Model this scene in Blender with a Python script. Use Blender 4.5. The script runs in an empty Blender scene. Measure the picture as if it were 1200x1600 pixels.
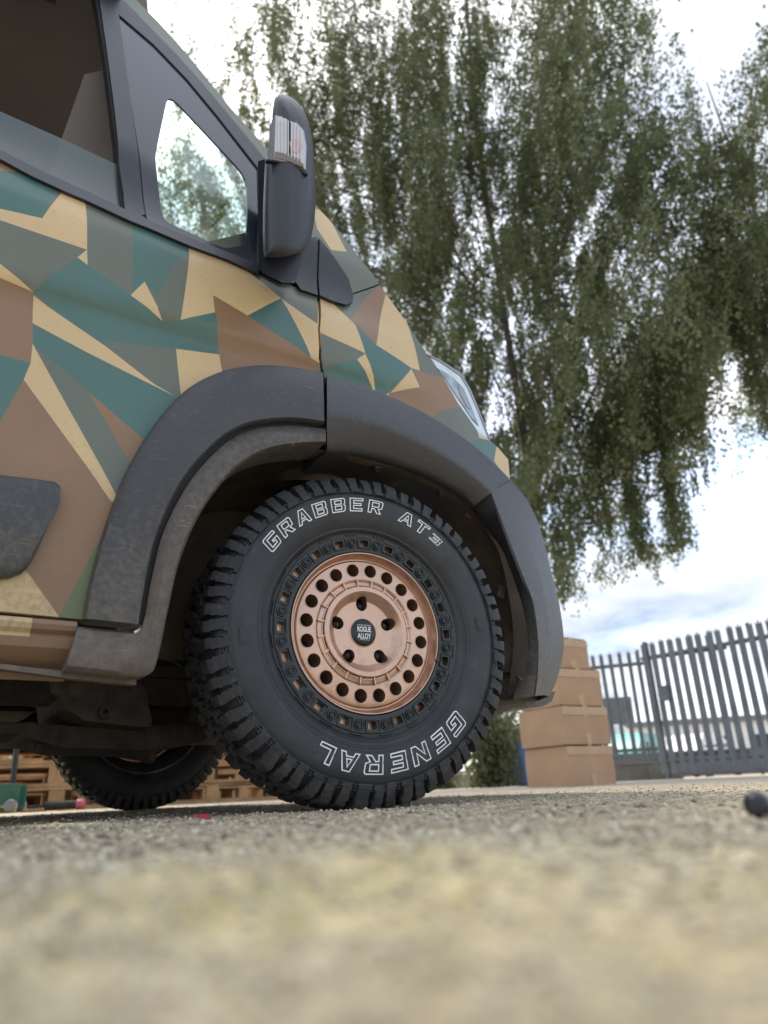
import bpy, math, random
import numpy as np
from mathutils import Vector, Matrix
from mathutils.geometry import delaunay_2d_cdt
random.seed(7); rng = np.random.default_rng(11)
R_ = math.radians; PI = math.pi
scene = bpy.context.scene
col = scene.collection

# ------------------------------------------------------------------ camera, world, sun, exposure
CAM = np.array([-.8465, -1.3049, .0353]); YAW, PITCH, ROLL, F = .5914, .3771, .0441, 1095.0
fw = np.array([math.sin(YAW)*math.cos(PITCH), math.cos(YAW)*math.cos(PITCH), math.sin(PITCH)])
rt = np.cross(fw, [0, 0, 1]); rt /= np.linalg.norm(rt); up = np.cross(rt, fw)
c_, s_ = math.cos(ROLL), math.sin(ROLL)
rt, up = c_*rt - s_*up, s_*rt + c_*up
cam = bpy.data.cameras.new('camera'); camo = bpy.data.objects.new('camera', cam); col.objects.link(camo)
m = Matrix(((rt[0], up[0], -fw[0], CAM[0]), (rt[1], up[1], -fw[1], CAM[1]), (rt[2], up[2], -fw[2], CAM[2]), (0, 0, 0, 1)))
camo.matrix_world = m
cam.sensor_fit = 'VERTICAL'; cam.sensor_height = 36; cam.lens = F/1600*36
cam.clip_start = .005; cam.clip_end = 5000
cam.dof.use_dof = True; cam.dof.focus_distance = 1.62; cam.dof.aperture_fstop = cam.lens/8.0
cam.dof.aperture_blades = 0
scene.camera = camo
scene.view_settings.view_transform = 'Standard'; scene.view_settings.look = 'None'
scene.view_settings.gamma = 1; scene.view_settings.use_curve_mapping = False
scene.view_settings.exposure = 2.0

SUN_AZ, SUN_EL = R_(12), R_(56)          # azimuth from +Y towards +X
sund = np.array([math.sin(SUN_AZ)*math.cos(SUN_EL), math.cos(SUN_AZ)*math.cos(SUN_EL), math.sin(SUN_EL)])
world = bpy.data.worlds.new('World'); scene.world = world; world.use_nodes = True
nt = world.node_tree; nt.nodes.clear(); N = nt.nodes.new; L = nt.links.new
out = N('ShaderNodeOutputWorld'); bg = N('ShaderNodeBackground'); bg.inputs[1].default_value = .12
sky = N('ShaderNodeTexSky'); sky.sky_type = 'NISHITA'; sky.sun_disc = False
sky.sun_elevation = SUN_EL; sky.sun_rotation = SUN_AZ; sky.air_density = 1.0; sky.dust_density = 2.0
tc = N('ShaderNodeTexCoord'); sep = N('ShaderNodeSeparateXYZ'); L(tc.outputs['Generated'], sep.inputs[0])
add = N('ShaderNodeMath'); add.operation = 'ADD'; add.inputs[1].default_value = .22; L(sep.outputs[2], add.inputs[0])
mx = N('ShaderNodeMath'); mx.operation = 'MAXIMUM'; mx.inputs[1].default_value = .05; L(add.outputs[0], mx.inputs[0])
dv = N('ShaderNodeVectorMath'); dv.operation = 'DIVIDE'; cmb = N('ShaderNodeCombineXYZ')
for i in range(3): L(mx.outputs[0], cmb.inputs[i])
L(tc.outputs['Generated'], dv.inputs[0]); L(cmb.outputs[0], dv.inputs[1])
n1 = N('ShaderNodeTexNoise'); n1.inputs['Scale'].default_value = 1.15; n1.inputs['Detail'].default_value = 8; n1.inputs['Roughness'].default_value = .55
n1.inputs['Distortion'].default_value = .4
mp = N('ShaderNodeMapping'); mp.inputs['Location'].default_value = (5.0, 9.1, 0); L(dv.outputs[0], mp.inputs[0]); L(mp.outputs[0], n1.inputs['Vector'])
rp = N('ShaderNodeValToRGB'); rp.color_ramp.elements[0].position = .36; rp.color_ramp.elements[1].position = .56
rp.color_ramp.elements[0].color = (.30,)*3+(1,)
L(n1.outputs[0], rp.inputs[0])
n2 = N('ShaderNodeTexNoise'); n2.inputs['Scale'].default_value = 1.5; n2.inputs['Detail'].default_value = 6
L(mp.outputs[0], n2.inputs['Vector'])
rp2 = N('ShaderNodeValToRGB'); rp2.color_ramp.elements[0].position = .36; rp2.color_ramp.elements[1].position = .70
rp2.color_ramp.elements[0].color = (1.12, 1.38, 1.8, 1); rp2.color_ramp.elements[1].color = (3.5, 3.42, 3.32, 1)
L(n2.outputs[0], rp2.inputs[0])
dot = N('ShaderNodeVectorMath'); dot.operation = 'DOT_PRODUCT'; L(tc.outputs['Generated'], dot.inputs[0]); dot.inputs[1].default_value = tuple(sund)
pm = N('ShaderNodeMath'); pm.operation = 'MAXIMUM'; pm.inputs[1].default_value = 0; L(dot.outputs['Value'], pm.inputs[0])
pw = N('ShaderNodeMath'); pw.operation = 'POWER'; pw.inputs[1].default_value = 9; L(pm.outputs[0], pw.inputs[0])
ml = N('ShaderNodeMath'); ml.operation = 'MULTIPLY_ADD'; ml.inputs[1].default_value = 1.3; ml.inputs[2].default_value = 1; L(pw.outputs[0], ml.inputs[0])
cl = N('ShaderNodeVectorMath'); cl.operation = 'SCALE'; L(rp2.outputs[0], cl.inputs[0]); L(ml.outputs[0], cl.inputs['Scale'])
mix = N('ShaderNodeMix'); mix.data_type = 'RGBA'; L(rp.outputs[0], mix.inputs[0]); L(sky.outputs[0], mix.inputs[6]); L(cl.outputs[0], mix.inputs[7])
L(mix.outputs[2], bg.inputs[0]); L(bg.outputs[0], out.inputs[0])
sl = bpy.data.lights.new('sun', 'SUN'); sl.energy = 1.5; sl.angle = R_(12); sl.color = (1, .93, .82)
so = bpy.data.objects.new('sun', sl); col.objects.link(so)
so.rotation_euler = Vector(tuple(sund)).to_track_quat('Z', 'Y').to_euler()

# ------------------------------------------------------------------ ray helpers (photo point -> place on a real surface)
def ray(u, v):
    d = fw + rt*(u-600)/F - up*(v-800)/F
    return d/np.linalg.norm(d)
def at_y(u, v, y):
    d = ray(u, v); return CAM + d*(y-CAM[1])/d[1]
def at_dist(u, v, D):                     # horizontal distance D
    d = ray(u, v); return CAM + d*D/math.hypot(d[0], d[1])
def at_z(u, v, z):
    d = ray(u, v); return CAM + d*(z-CAM[2])/d[2]
def sstep(a, b, x):
    t = np.clip((x-a)/(b-a), 0, 1); return t*t*(3-2*t)
def S0(x, z):
    x = np.asarray(x, float); z = np.asarray(z, float)
    y = .25*np.maximum(0, x+.1)**2
    y = y + .13*np.maximum(0, z-1.2) + .10*np.maximum(0, .62-z)
    return y
def S(x, z):                              # van's right-hand skin
    y = S0(x, z)
    x = np.asarray(x, float); z = np.asarray(z, float)
    fade = 1-sstep(-.05, .35, x)
    zb = 1.205-.12*(x+.3)                 # belt
    y = y + .30*.02*np.logaddexp(0, (z-(zb-.035))/.02*.6)/.6*fade*(1-sstep(zb+.02, zb+.3, z)*.6)
    zc = ZC0 + ZC1*x                      # swage on the door
    dpt = .022*(1-sstep(zc-.055, zc, z))*sstep(.45, zc-.055, z)
    return y + dpt*fade
ZC0, ZC1 = 1.0, 0.0
def cast(u, v, off=0., surf=None):
    surf = surf or S
    d = ray(u, v); y = 0.
    for _ in range(70):
        P = CAM + d*(y-CAM[1])/d[1]
        y = .3*y + .7*(float(surf(P[0], P[2]))-off)
    return CAM + d*(y-CAM[1])/d[1]
a, b = cast(100, 440, 0, S0), cast(250, 482, 0, S0)
ZC1 = (b[2]-a[2])/(b[0]-a[0]); ZC0 = a[2]-ZC1*a[0]

# ------------------------------------------------------------------ materials
MATS = {}
def mat(name, color, rough=.5, metal=0., var=0., vscale=8., bump=0., bscale=60., spec=.5, coat=0., dirt=0., dcol=(.20, .15, .10), dz=None, dscale=26, tint=None, scratch=0., trans=None, haze=0.):
    m = bpy.data.materials.new(name); m.use_nodes = True; t = m.node_tree; b = t.nodes['Principled BSDF']
    nn = t.nodes.new; l = t.links.new
    b.inputs['Base Color'].default_value = (*color, 1); b.inputs['Roughness'].default_value = rough
    b.inputs['Metallic'].default_value = metal; b.inputs['Specular IOR Level'].default_value = spec
    b.inputs['Coat Weight'].default_value = coat; b.inputs['Coat Roughness'].default_value = .12
    tcd = nn('ShaderNodeTexCoord'); geo = nn('ShaderNodeNewGeometry')
    src = None
    if var > 0:
        n = nn('ShaderNodeTexNoise'); n.inputs['Scale'].default_value = vscale; n.inputs['Detail'].default_value = 6; l(geo.outputs['Position'], n.inputs['Vector'])
        r = nn('ShaderNodeValToRGB'); r.color_ramp.elements[0].position = .3; r.color_ramp.elements[1].position = .7
        r.color_ramp.elements[0].color = tuple(max(0, c*(1-var)) for c in color)+(1,)
        c2 = tint or tuple(min(1, c*(1+var)) for c in color)
        r.color_ramp.elements[1].color = tuple(c2)+(1,)
        l(n.outputs[0], r.inputs[0]); src = r.outputs[0]
        rr = nn('ShaderNodeMapRange'); rr.inputs[3].default_value = max(0, rough-.08); rr.inputs[4].default_value = min(1, rough+.08)
        l(n.outputs[0], rr.inputs[0]); l(rr.outputs[0], b.inputs['Roughness'])
    if dirt > 0:
        n = nn('ShaderNodeTexNoise'); n.inputs['Scale'].default_value = dscale; n.inputs['Detail'].default_value = 9; n.inputs['Roughness'].default_value = .72; l(geo.outputs['Position'], n.inputs['Vector'])
        sp = nn('ShaderNodeSeparateXYZ'); l(geo.outputs['Position'], sp.inputs[0])
        hz = nn('ShaderNodeMapRange'); z0, z1 = dz or (.2, .9); hz.inputs[1].default_value = z0; hz.inputs[2].default_value = z1; hz.inputs[3].default_value = dirt; hz.inputs[4].default_value = 0
        l(sp.outputs[2], hz.inputs[0])
        ad = nn('ShaderNodeMath'); ad.operation = 'ADD'; l(n.outputs[0], ad.inputs[0]); l(hz.outputs[0], ad.inputs[1])
        mr = nn('ShaderNodeMapRange'); mr.inputs[1].default_value = .55; mr.inputs[2].default_value = 1.05; l(ad.outputs[0], mr.inputs[0])
        mxx = nn('ShaderNodeMix'); mxx.data_type = 'RGBA'; l(mr.outputs[0], mxx.inputs[0])
        if src: l(src, mxx.inputs[6])
        else: mxx.inputs[6].default_value = (*color, 1)
        mxx.inputs[7].default_value = (*dcol, 1); src = mxx.outputs[2]
    if scratch > 0:
        w = nn('ShaderNodeTexNoise'); w.inputs['Scale'].default_value = 14; w.inputs['Detail'].default_value = 3
        mpp = nn('ShaderNodeMapping'); mpp.inputs['Rotation'].default_value = (.2, .7, .1); mpp.inputs['Scale'].default_value = (1, 1, 22)
        l(geo.outputs['Position'], mpp.inputs[0]); l(mpp.outputs[0], w.inputs['Vector'])
        r3 = nn('ShaderNodeMapRange'); r3.inputs[1].default_value = .66; r3.inputs[2].default_value = .74; r3.inputs[4].default_value = scratch; l(w.outputs[0], r3.inputs[0])
        m3 = nn('ShaderNodeMix'); m3.data_type = 'RGBA'; l(r3.outputs[0], m3.inputs[0])
        if src: l(src, m3.inputs[6])
        else: m3.inputs[6].default_value = (*color, 1)
        m3.inputs[7].default_value = (.32, .27, .20, 1); src = m3.outputs[2]
    if src: l(src, b.inputs['Base Color'])
    if bump > 0:
        n = nn('ShaderNodeTexNoise'); n.inputs['Scale'].default_value = bscale; n.inputs['Detail'].default_value = 4; l(geo.outputs['Position'], n.inputs['Vector'])
        bp = nn('ShaderNodeBump'); bp.inputs['Strength'].default_value = 1; bp.inputs['Distance'].default_value = bump
        l(n.outputs[0], bp.inputs['Height']); l(bp.outputs[0], b.inputs['Normal'])
    if trans is not None:                 # thin clear sheet
        o = t.nodes['Material Output']; tr = nn('ShaderNodeBsdfTransparent'); tr.inputs[0].default_value = (*trans, 1)
        gl = nn('ShaderNodeBsdfGlossy'); gl.inputs['Roughness'].default_value = .02
        fr = nn('ShaderNodeFresnel'); fr.inputs[0].default_value = 1.5; ms = nn('ShaderNodeMixShader')
        l(fr.outputs[0], ms.inputs[0]); l(tr.outputs[0], ms.inputs[1]); l(gl.outputs[0], ms.inputs[2]); last = ms.outputs[0]
        if haze > 0:
            df = nn('ShaderNodeBsdfDiffuse'); df.inputs[0].default_value = (*color, 1); mh = nn('ShaderNodeMixShader'); mh.inputs[0].default_value = haze; l(tr.outputs[0], mh.inputs[1]); l(df.outputs[0], mh.inputs[2]); l(mh.outputs[0], ms.inputs[1])
        l(last, o.inputs[0])
    MATS[name] = m; return m
PK = dict(rough=.42, var=.07, vscale=5, bump=.00025, bscale=380, coat=.12, dirt=.15, dscale=90, dz=(.3, .75), dcol=(.17, .13, .09))
TAN = mat('paint_tan', (.60, .44, .23), **PK)
TEAL = mat('paint_teal_green', (.066, .150, .135), **PK)
OLIVE = mat('paint_olive_grey', (.125, .145, .115), **PK)
BROWN = mat('paint_brown', (.25, .148, .080), **PK)
LGREEN = mat('paint_light_green', (.12, .165, .075), **PK)
CAMO = [OLIVE, TAN, TEAL, BROWN, LGREEN]
CLAD = mat('cladding_plastic', (.050, .052, .058), rough=.48, var=.12, vscale=9, bump=.0006, bscale=650, dirt=.36, dscale=75, dz=(.2, .6), dcol=(.20, .165, .115), scratch=.3)
CLAD2 = mat('arch_plastic_worn', (.058, .058, .060), rough=.6, var=.15, vscale=9, bump=.0006, bscale=500, dirt=.38, dscale=60, dz=(.2, 1.1), dcol=(.19, .15, .11), scratch=.8)
LINER = mat('liner_dusty', (.10, .082, .064), rough=.85, var=.4, vscale=12, dirt=.3, dz=(.2, 1.1), dcol=(.13, .09, .06))
BLACKP = mat('black_plastic', (.022, .025, .032), rough=.38, var=.1, bump=.0003, bscale=500)
MIRP = mat('mirror_plastic', (.019, .021, .025), rough=.45, var=.1, bump=.0004, bscale=700)
RUBBER = mat('tyre_rubber', (.021, .0225, .0255), rough=.46, var=.45, vscale=9, bump=.0003, bscale=300, dirt=.05, dz=(0, .1), dcol=(.10, .09, .08))
TREADM = mat('tread_rubber', (.027, .029, .032), rough=.7, var=.3, vscale=30, bump=.0006, bscale=240, dirt=.16, dz=(0, .45), dcol=(.11, .095, .08))
WHITEL = mat('white_lettering', (.78, .78, .76), rough=.6, var=.08, vscale=60)
BRONZE = mat('bronze_satin', (.58, .385, .285), rough=.31, metal=.82, var=.10, vscale=10, bump=.0001, bscale=900, spec=.5, dirt=.08, dscale=40, dz=(.1, .6), dcol=(.16, .11, .08))
RINGB = mat('satin_black_ring', (.022, .025, .024), rough=.36, var=.1, vscale=20)
DARKM = mat('dark_metal', (.05, .045, .04), rough=.6, metal=.5, var=.4, vscale=20)
STEELG = mat('grey_steel', (.30, .30, .31), rough=.4, metal=.8, var=.2)
UNDER = mat('underbody', (.040, .034, .030), rough=.8, var=.5, vscale=7, dirt=.2, dz=(.1, .5), dcol=(.12, .09, .06))
SEAL_GAP = mat('seal_gap_black', (.008, .008, .009), rough=.6)
GLASSG = mat('glass_green', (.5, .5, .5), trans=(.86, .95, .88))
GLASSD = mat('glass_lower', (.16, .20, .205), trans=(.42, .5, .49), haze=.55)  # bluish diffuse share puts reflected sky into the colour of the dusty glass
FRIT = mat('frit_glass', (.018, .024, .036), rough=.16, spec=.7)
HEADL = mat('headliner', (.15, .13, .118), rough=.9, var=.15, vscale=3)
CAPB = mat('cap_black', (.008, .009, .012), rough=.25)
LENS = mat('headlight_lens', (.55, .66, .74), rough=.08, var=.2, vscale=14, coat=1, spec=.8)
LAMPC = mat('lamp_clear', (.62, .63, .64), rough=.12, metal=.4, coat=1)
AMBER = mat('lamp_amber', (.46, .30, .27), rough=.2, coat=1)
CARD = mat('cardboard', (.45, .28, .165), rough=.85, var=.10, vscale=4)
CARD2 = mat('cardboard_tape', (.50, .33, .19), rough=.5, var=.08, vscale=6)
GALV = mat('galvanised_steel', (.165, .178, .192), rough=.55, metal=.25, var=.2, vscale=3)
WOOD = mat('pallet_wood', (.42, .25, .12), rough=.85, var=.35, vscale=7)
BARK = mat('bark', (.10, .085, .07), rough=.9, var=.5, vscale=5, bump=.01, bscale=12)
CONC = mat('concrete_kerb', (.22, .21, .18), rough=.9, var=.25, vscale=3)

# ------------------------------------------------------------------ object helpers
def wloc(o):
    v = Vector((0, 0, 0))
    while o: v = v+o.location; o = o.parent
    return v
def tag(o, label=None, cat=None, group=None, kind=None):
    if label: o['label'] = label
    if cat: o['category'] = cat
    if group: o['group'] = group
    if kind: o['kind'] = kind
    return o
def thing(name, label, cat, loc=(0, 0, 0), group=None):
    o = bpy.data.objects.new(name, None); o.empty_display_size = .1; col.objects.link(o); o.location = tuple(float(c) for c in loc)
    return tag(o, label, cat, group)
def mk(name, verts, faces, mats, parent=None, idx=None, angle=35, local=False):
    me = bpy.data.meshes.new(name); me.from_pydata([tuple(map(float, v)) for v in verts], [], faces)
    for mm in (mats if isinstance(mats, (list, tuple)) else [mats]): me.materials.append(mm)
    if idx is not None: me.polygons.foreach_set('material_index', np.asarray(idx, dtype=np.int32))
    if angle is not None:
        me.polygons.foreach_set('use_smooth', np.ones(len(me.polygons), dtype=bool)); me.set_sharp_from_angle(angle=R_(angle))
    me.update()
    o = bpy.data.objects.new(name, me); col.objects.link(o)
    if parent:
        o.parent = parent
        if not local: o.location = -wloc(parent)
    return o
def inst(src, parent, M=None, name=None):
    o = bpy.data.objects.new(name or src.name.split('.')[0], src.data); col.objects.link(o); o.parent = parent
    if M is not None: o.matrix_local = M
    return o
class MB:
    def __init__(s): s.v = []; s.f = []
    def add(s, v, f):
        k = len(s.v); s.v += [tuple(p) for p in v]; s.f += [tuple(i+k for i in q) for q in f]; return s
    def box(s, x0, x1, y0, y1, z0, z1, M=None):
        v = [Vector((x, y, z)) for x in (x0, x1) for y in (y0, y1) for z in (z0, z1)]
        if M is not None: v = [M @ p for p in v]
        return s.add(v, [(0, 1, 3, 2), (4, 6, 7, 5), (0, 4, 5, 1), (2, 3, 7, 6), (0, 2, 6, 4), (1, 5, 7, 3)])
    def tube(s, pts, rad, n=8, cap=True):
        pts = [Vector(tuple(map(float, p))) for p in pts]; rad = rad if hasattr(rad, '__len__') else [rad]*len(pts)
        k = len(s.v); u = None
        for i, p in enumerate(pts):
            d = (pts[min(i+1, len(pts)-1)]-pts[max(i-1, 0)]).normalized()
            u = (d.orthogonal() if u is None else (u-d*u.dot(d))).normalized(); w = d.cross(u)
            for j in range(n):
                t = 2*PI*j/n; s.v.append(tuple(p+(u*math.cos(t)+w*math.sin(t))*rad[i]))
        for i in range(len(pts)-1):
            for j in range(n):
                s.f.append((k+i*n+j, k+i*n+(j+1) % n, k+(i+1)*n+(j+1) % n, k+(i+1)*n+j))
        if cap: s.f.append(tuple(k+j for j in reversed(range(n)))); s.f.append(tuple(k+(len(pts)-1)*n+j for j in range(n)))
        return s
    def lathe(s, prof, n=96, M=None, close=False):   # prof (r,y) about local y axis
        k = len(s.v); m_ = len(prof)
        for j in range(n):
            t = 2*PI*j/n
            for r, y in prof:
                p = Vector((r*math.sin(t), y, r*math.cos(t))); s.v.append(tuple(M @ p if M is not None else p))
        for j in range(n):
            for i in range(m_-1 if not close else m_):
                a_, b_ = k+j*m_+i, k+j*m_+(i+1) % m_; c2, d2 = k+((j+1) % n)*m_+(i+1) % m_, k+((j+1) % n)*m_+i
                s.f.append((a_, b_, c2, d2))
        return s
    def build(s, name, mats, parent=None, angle=35, local=False, idx=None): return mk(name, s.v, s.f, mats, parent, idx, angle, local)

def inpoly(P, poly):
    P = np.asarray(P); x, y = P[:, 0], P[:, 1]; r = np.zeros(len(P), bool); n = len(poly)
    for i in range(n):
        x1, y1 = poly[i][:2]; x2, y2 = poly[(i+1) % n][:2]
        if y1 == y2: continue
        c = ((y1 > y) != (y2 > y)) & (x < (x2-x1)*(y-y1)/(y2-y1)+x1); r ^= c
    return r
def densify(loop, sp):
    o = []
    for i in range(len(loop)):
        a_, b_ = np.array(loop[i][:2], float), np.array(loop[(i+1) % len(loop)][:2], float)
        k = max(1, int(np.linalg.norm(b_-a_)/sp))
        for j in range(k): o.append(a_+(b_-a_)*j/k)
    return o
def cdt(outline, holes=(), polys=(), sp=.04, lines=(), pts=()):
    V = []; E = []
    def loop(lp, close=True, s=sp):
        d = densify(lp, s) if close else [np.array(p) for p in lp]; k = len(V); V.extend([Vector((p[0], p[1])) for p in d]); n = len(d)
        E.extend([(k+i, k+(i+1) % n) for i in range(n if close else n-1)]); return d
    ol = loop(outline); hl = [loop(h) for h in holes]; pl = [loop(p_, True, max(sp, .02)) for p_, _ in polys]
    for l_ in lines: loop(l_, True)
    o = np.array(ol); x0, z0 = o.min(0); x1, z1 = o.max(0)
    if sp < (x1-x0):
        g = np.array([(x+(.5*sp if j % 2 else 0), z) for j, z in enumerate(np.arange(z0, z1, sp*.87)) for x in np.arange(x0, x1, sp)])
        if len(g):
            k_ = inpoly(g, ol)
            for h in hl: k_ &= ~inpoly(g, h)
            V.extend([Vector(p) for p in g[k_]])
    V.extend([Vector(p) for p in pts])
    r = delaunay_2d_cdt(V, E, [], 0, 1e-6)
    vv = np.array([tuple(p) for p in r[0]]); ff = np.array([f for f in r[2] if len(f) == 3])
    ce = vv[ff].mean(1); keep = inpoly(ce, ol)
    for h in hl: keep &= ~inpoly(ce, h)
    ff = ff[keep]; ce = ce[keep]; idx = np.zeros(len(ff), int)
    for (p_, c) in polys: idx[inpoly(ce, p_)] = c
    used = np.unique(ff); rem = -np.ones(len(vv), int); rem[used] = np.arange(len(used))
    return vv[used], rem[ff], idx
def boundary(ff):
    e = {}
    for f in ff:
        for i in range(3):
            a_, b_ = int(f[i]), int(f[(i+1) % 3])
            if (b_, a_) in e: del e[(b_, a_)]
            else: e[(a_, b_)] = 1
    return list(e)
def skin_panel(name, outline, mats, parent, off=0., thick=.018, holes=(), polys=(), sp=.035, surf=None, px=True, edge_r=0., angle=28):
    """panel on the van side; outline in photo points or (x,z) metres"""
    surf = surf or S
    cv = (lambda l: [(lambda P: (P[0], P[2]))(cast(u, v, off, surf)) for u, v in l]) if px else (lambda l: l)
    ol = cv(outline); hl = [cv(h) for h in holes]
    vv, ff, idx = cdt(ol, hl, polys, sp)
    y = surf(vv[:, 0], vv[:, 1])-off
    V = [(p[0], yy, p[1]) for p, yy in zip(vv, y)]
    # orient faces outward (-y)
    F_ = []
    for f in ff:
        a_, b_, c = vv[f[0]], vv[f[1]], vv[f[2]]
        F_.append(tuple(f) if (b_[0]-a_[0])*(c[1]-a_[1])-(b_[1]-a_[1])*(c[0]-a_[0]) > 0 else tuple(f[::-1]))
    be = boundary(F_); n0 = len(V); nf0 = len(F_); mp_ = {}; m2_ = {}
    for (a_, b_) in be:
        for q in (a_, b_):
            if q not in mp_:
                p = V[q]; m2_[q] = len(V); V.append(p); mp_[q] = len(V); V.append((p[0], p[1]+thick, p[2]))
    idl = list(idx)
    own = {}
    for fi, f in enumerate(F_):
        for i in range(3): own[(f[i], f[(i+1) % 3])] = fi
    for (a_, b_) in be: F_.append((m2_[b_], m2_[a_], mp_[a_], mp_[b_])); idl.append(idx[own[(a_, b_)]])
    o = mk(name, V, F_, mats, parent, idl, 60)
    A = np.array(V); h_ = .003
    gx = (surf(A[:, 0]+h_, A[:, 2])-surf(A[:, 0]-h_, A[:, 2]))/(2*h_); gz = (surf(A[:, 0], A[:, 2]+h_)-surf(A[:, 0], A[:, 2]-h_))/(2*h_)
    Nn = np.stack([gx, -np.ones(len(A)), gz], 1); Nn /= np.linalg.norm(Nn, axis=1)[:, None]
    me = o.data; ln = []
    for p in me.polygons:
        fn = tuple(p.normal)
        for vi in p.vertices: ln.append(tuple(Nn[vi]) if p.index < nf0 else fn)
    me.normals_split_custom_set(ln)
    return o
def resample(pl, n):
    P = np.array(pl, float); d = np.r_[0, np.cumsum(np.linalg.norm(np.diff(P, axis=0), axis=1))]
    # smooth (Catmull) then resample
    Q = []
    m_ = len(P)
    for i in range(m_-1):
        p0, p1, p2, p3 = P[max(i-1, 0)], P[i], P[i+1], P[min(i+2, m_-1)]
        for t in np.linspace(0, 1, 12, endpoint=False):
            Q.append(.5*((2*p1)+(-p0+p2)*t+(2*p0-5*p1+4*p2-p3)*t*t+(-p0+3*p1-3*p2+p3)*t**3))
    Q.append(P[-1]); Q = np.array(Q); d = np.r_[0, np.cumsum(np.linalg.norm(np.diff(Q, axis=0), axis=1))]
    t = np.linspace(0, d[-1], n); return np.stack([np.interp(t, d, Q[:, k]) for k in range(Q.shape[1])], 1)
def loft(name, rows, mats, parent, angle=40, flip=False, caps=None):
    V = [tuple(p) for r in rows for p in r]; n = len(rows[0]); F_ = []
    for i in range(len(rows)-1):
        for j in range(n-1):
            q = (i*n+j, i*n+j+1, (i+1)*n+j+1, (i+1)*n+j); F_.append(q[::-1] if flip else q)
    if caps:
        for j in (0, n-1): F_.append(tuple(i*n+j for i in range(len(rows))))
    return mk(name, V, F_, mats, parent, None, angle)
def lerp(A, B, t): return np.array(A)*(1-t)+np.array(B)*t
def flare(name, O, I, mats, parent, n=60, prof=((0, .012), (.06, .024), (.5, .050), (.9, .042), (1, .036)), lip=(.0, .05), shapeS=S0):
    o, i = resample(O, n), resample(I, n)
    rows = []
    r0 = [cast(u, v, prof[0][1], shapeS) for u, v in o]
    rows.append([p+np.array([0, .05, 0]) for p in r0])
    for t, off in prof:
        rows.append([cast(*q, off, shapeS) for q in lerp(o, i, t)])
    last = rows[-1]
    rows.append([p+np.array([0, .012, 0]) for p in last])
    if lip[1]: rows.append([p+np.array([0, lip[1], 0]) for p in last])
    return loft(name, rows, mats, parent, caps=True)
def slab(name, poly, y, depth, mats, parent, px=True, back=None):
    P = [at_y(u, v, y) for u, v in poly] if px else [np.array((p[0], y, p[1])) for p in poly]
    n = len(P); V = [tuple(p) for p in P]+([tuple(at_y(u, v, y+depth)) for u, v in back] if back else [(p[0], p[1]+depth, p[2]) for p in P])
    F_ = [tuple(range(n)), tuple(range(2*n-1, n-1, -1))]+[(i, i+n, (i+1) % n+n, (i+1) % n) for i in range(n)]
    return mk(name, V, F_, mats, parent, None, 30)
def fillet(poly, k=3, r=.25):
    o = []; n = len(poly)
    for i in range(n):
        p, a_, b_ = np.array(poly[i], float), np.array(poly[i-1], float), np.array(poly[(i+1) % n], float)
        A_, B_ = p+(a_-p)*r, p+(b_-p)*r
        for t in np.linspace(0, 1, k+1): o.append(tuple((1-t)**2*A_+2*t*(1-t)*p+t*t*B_))
    return o

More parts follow.
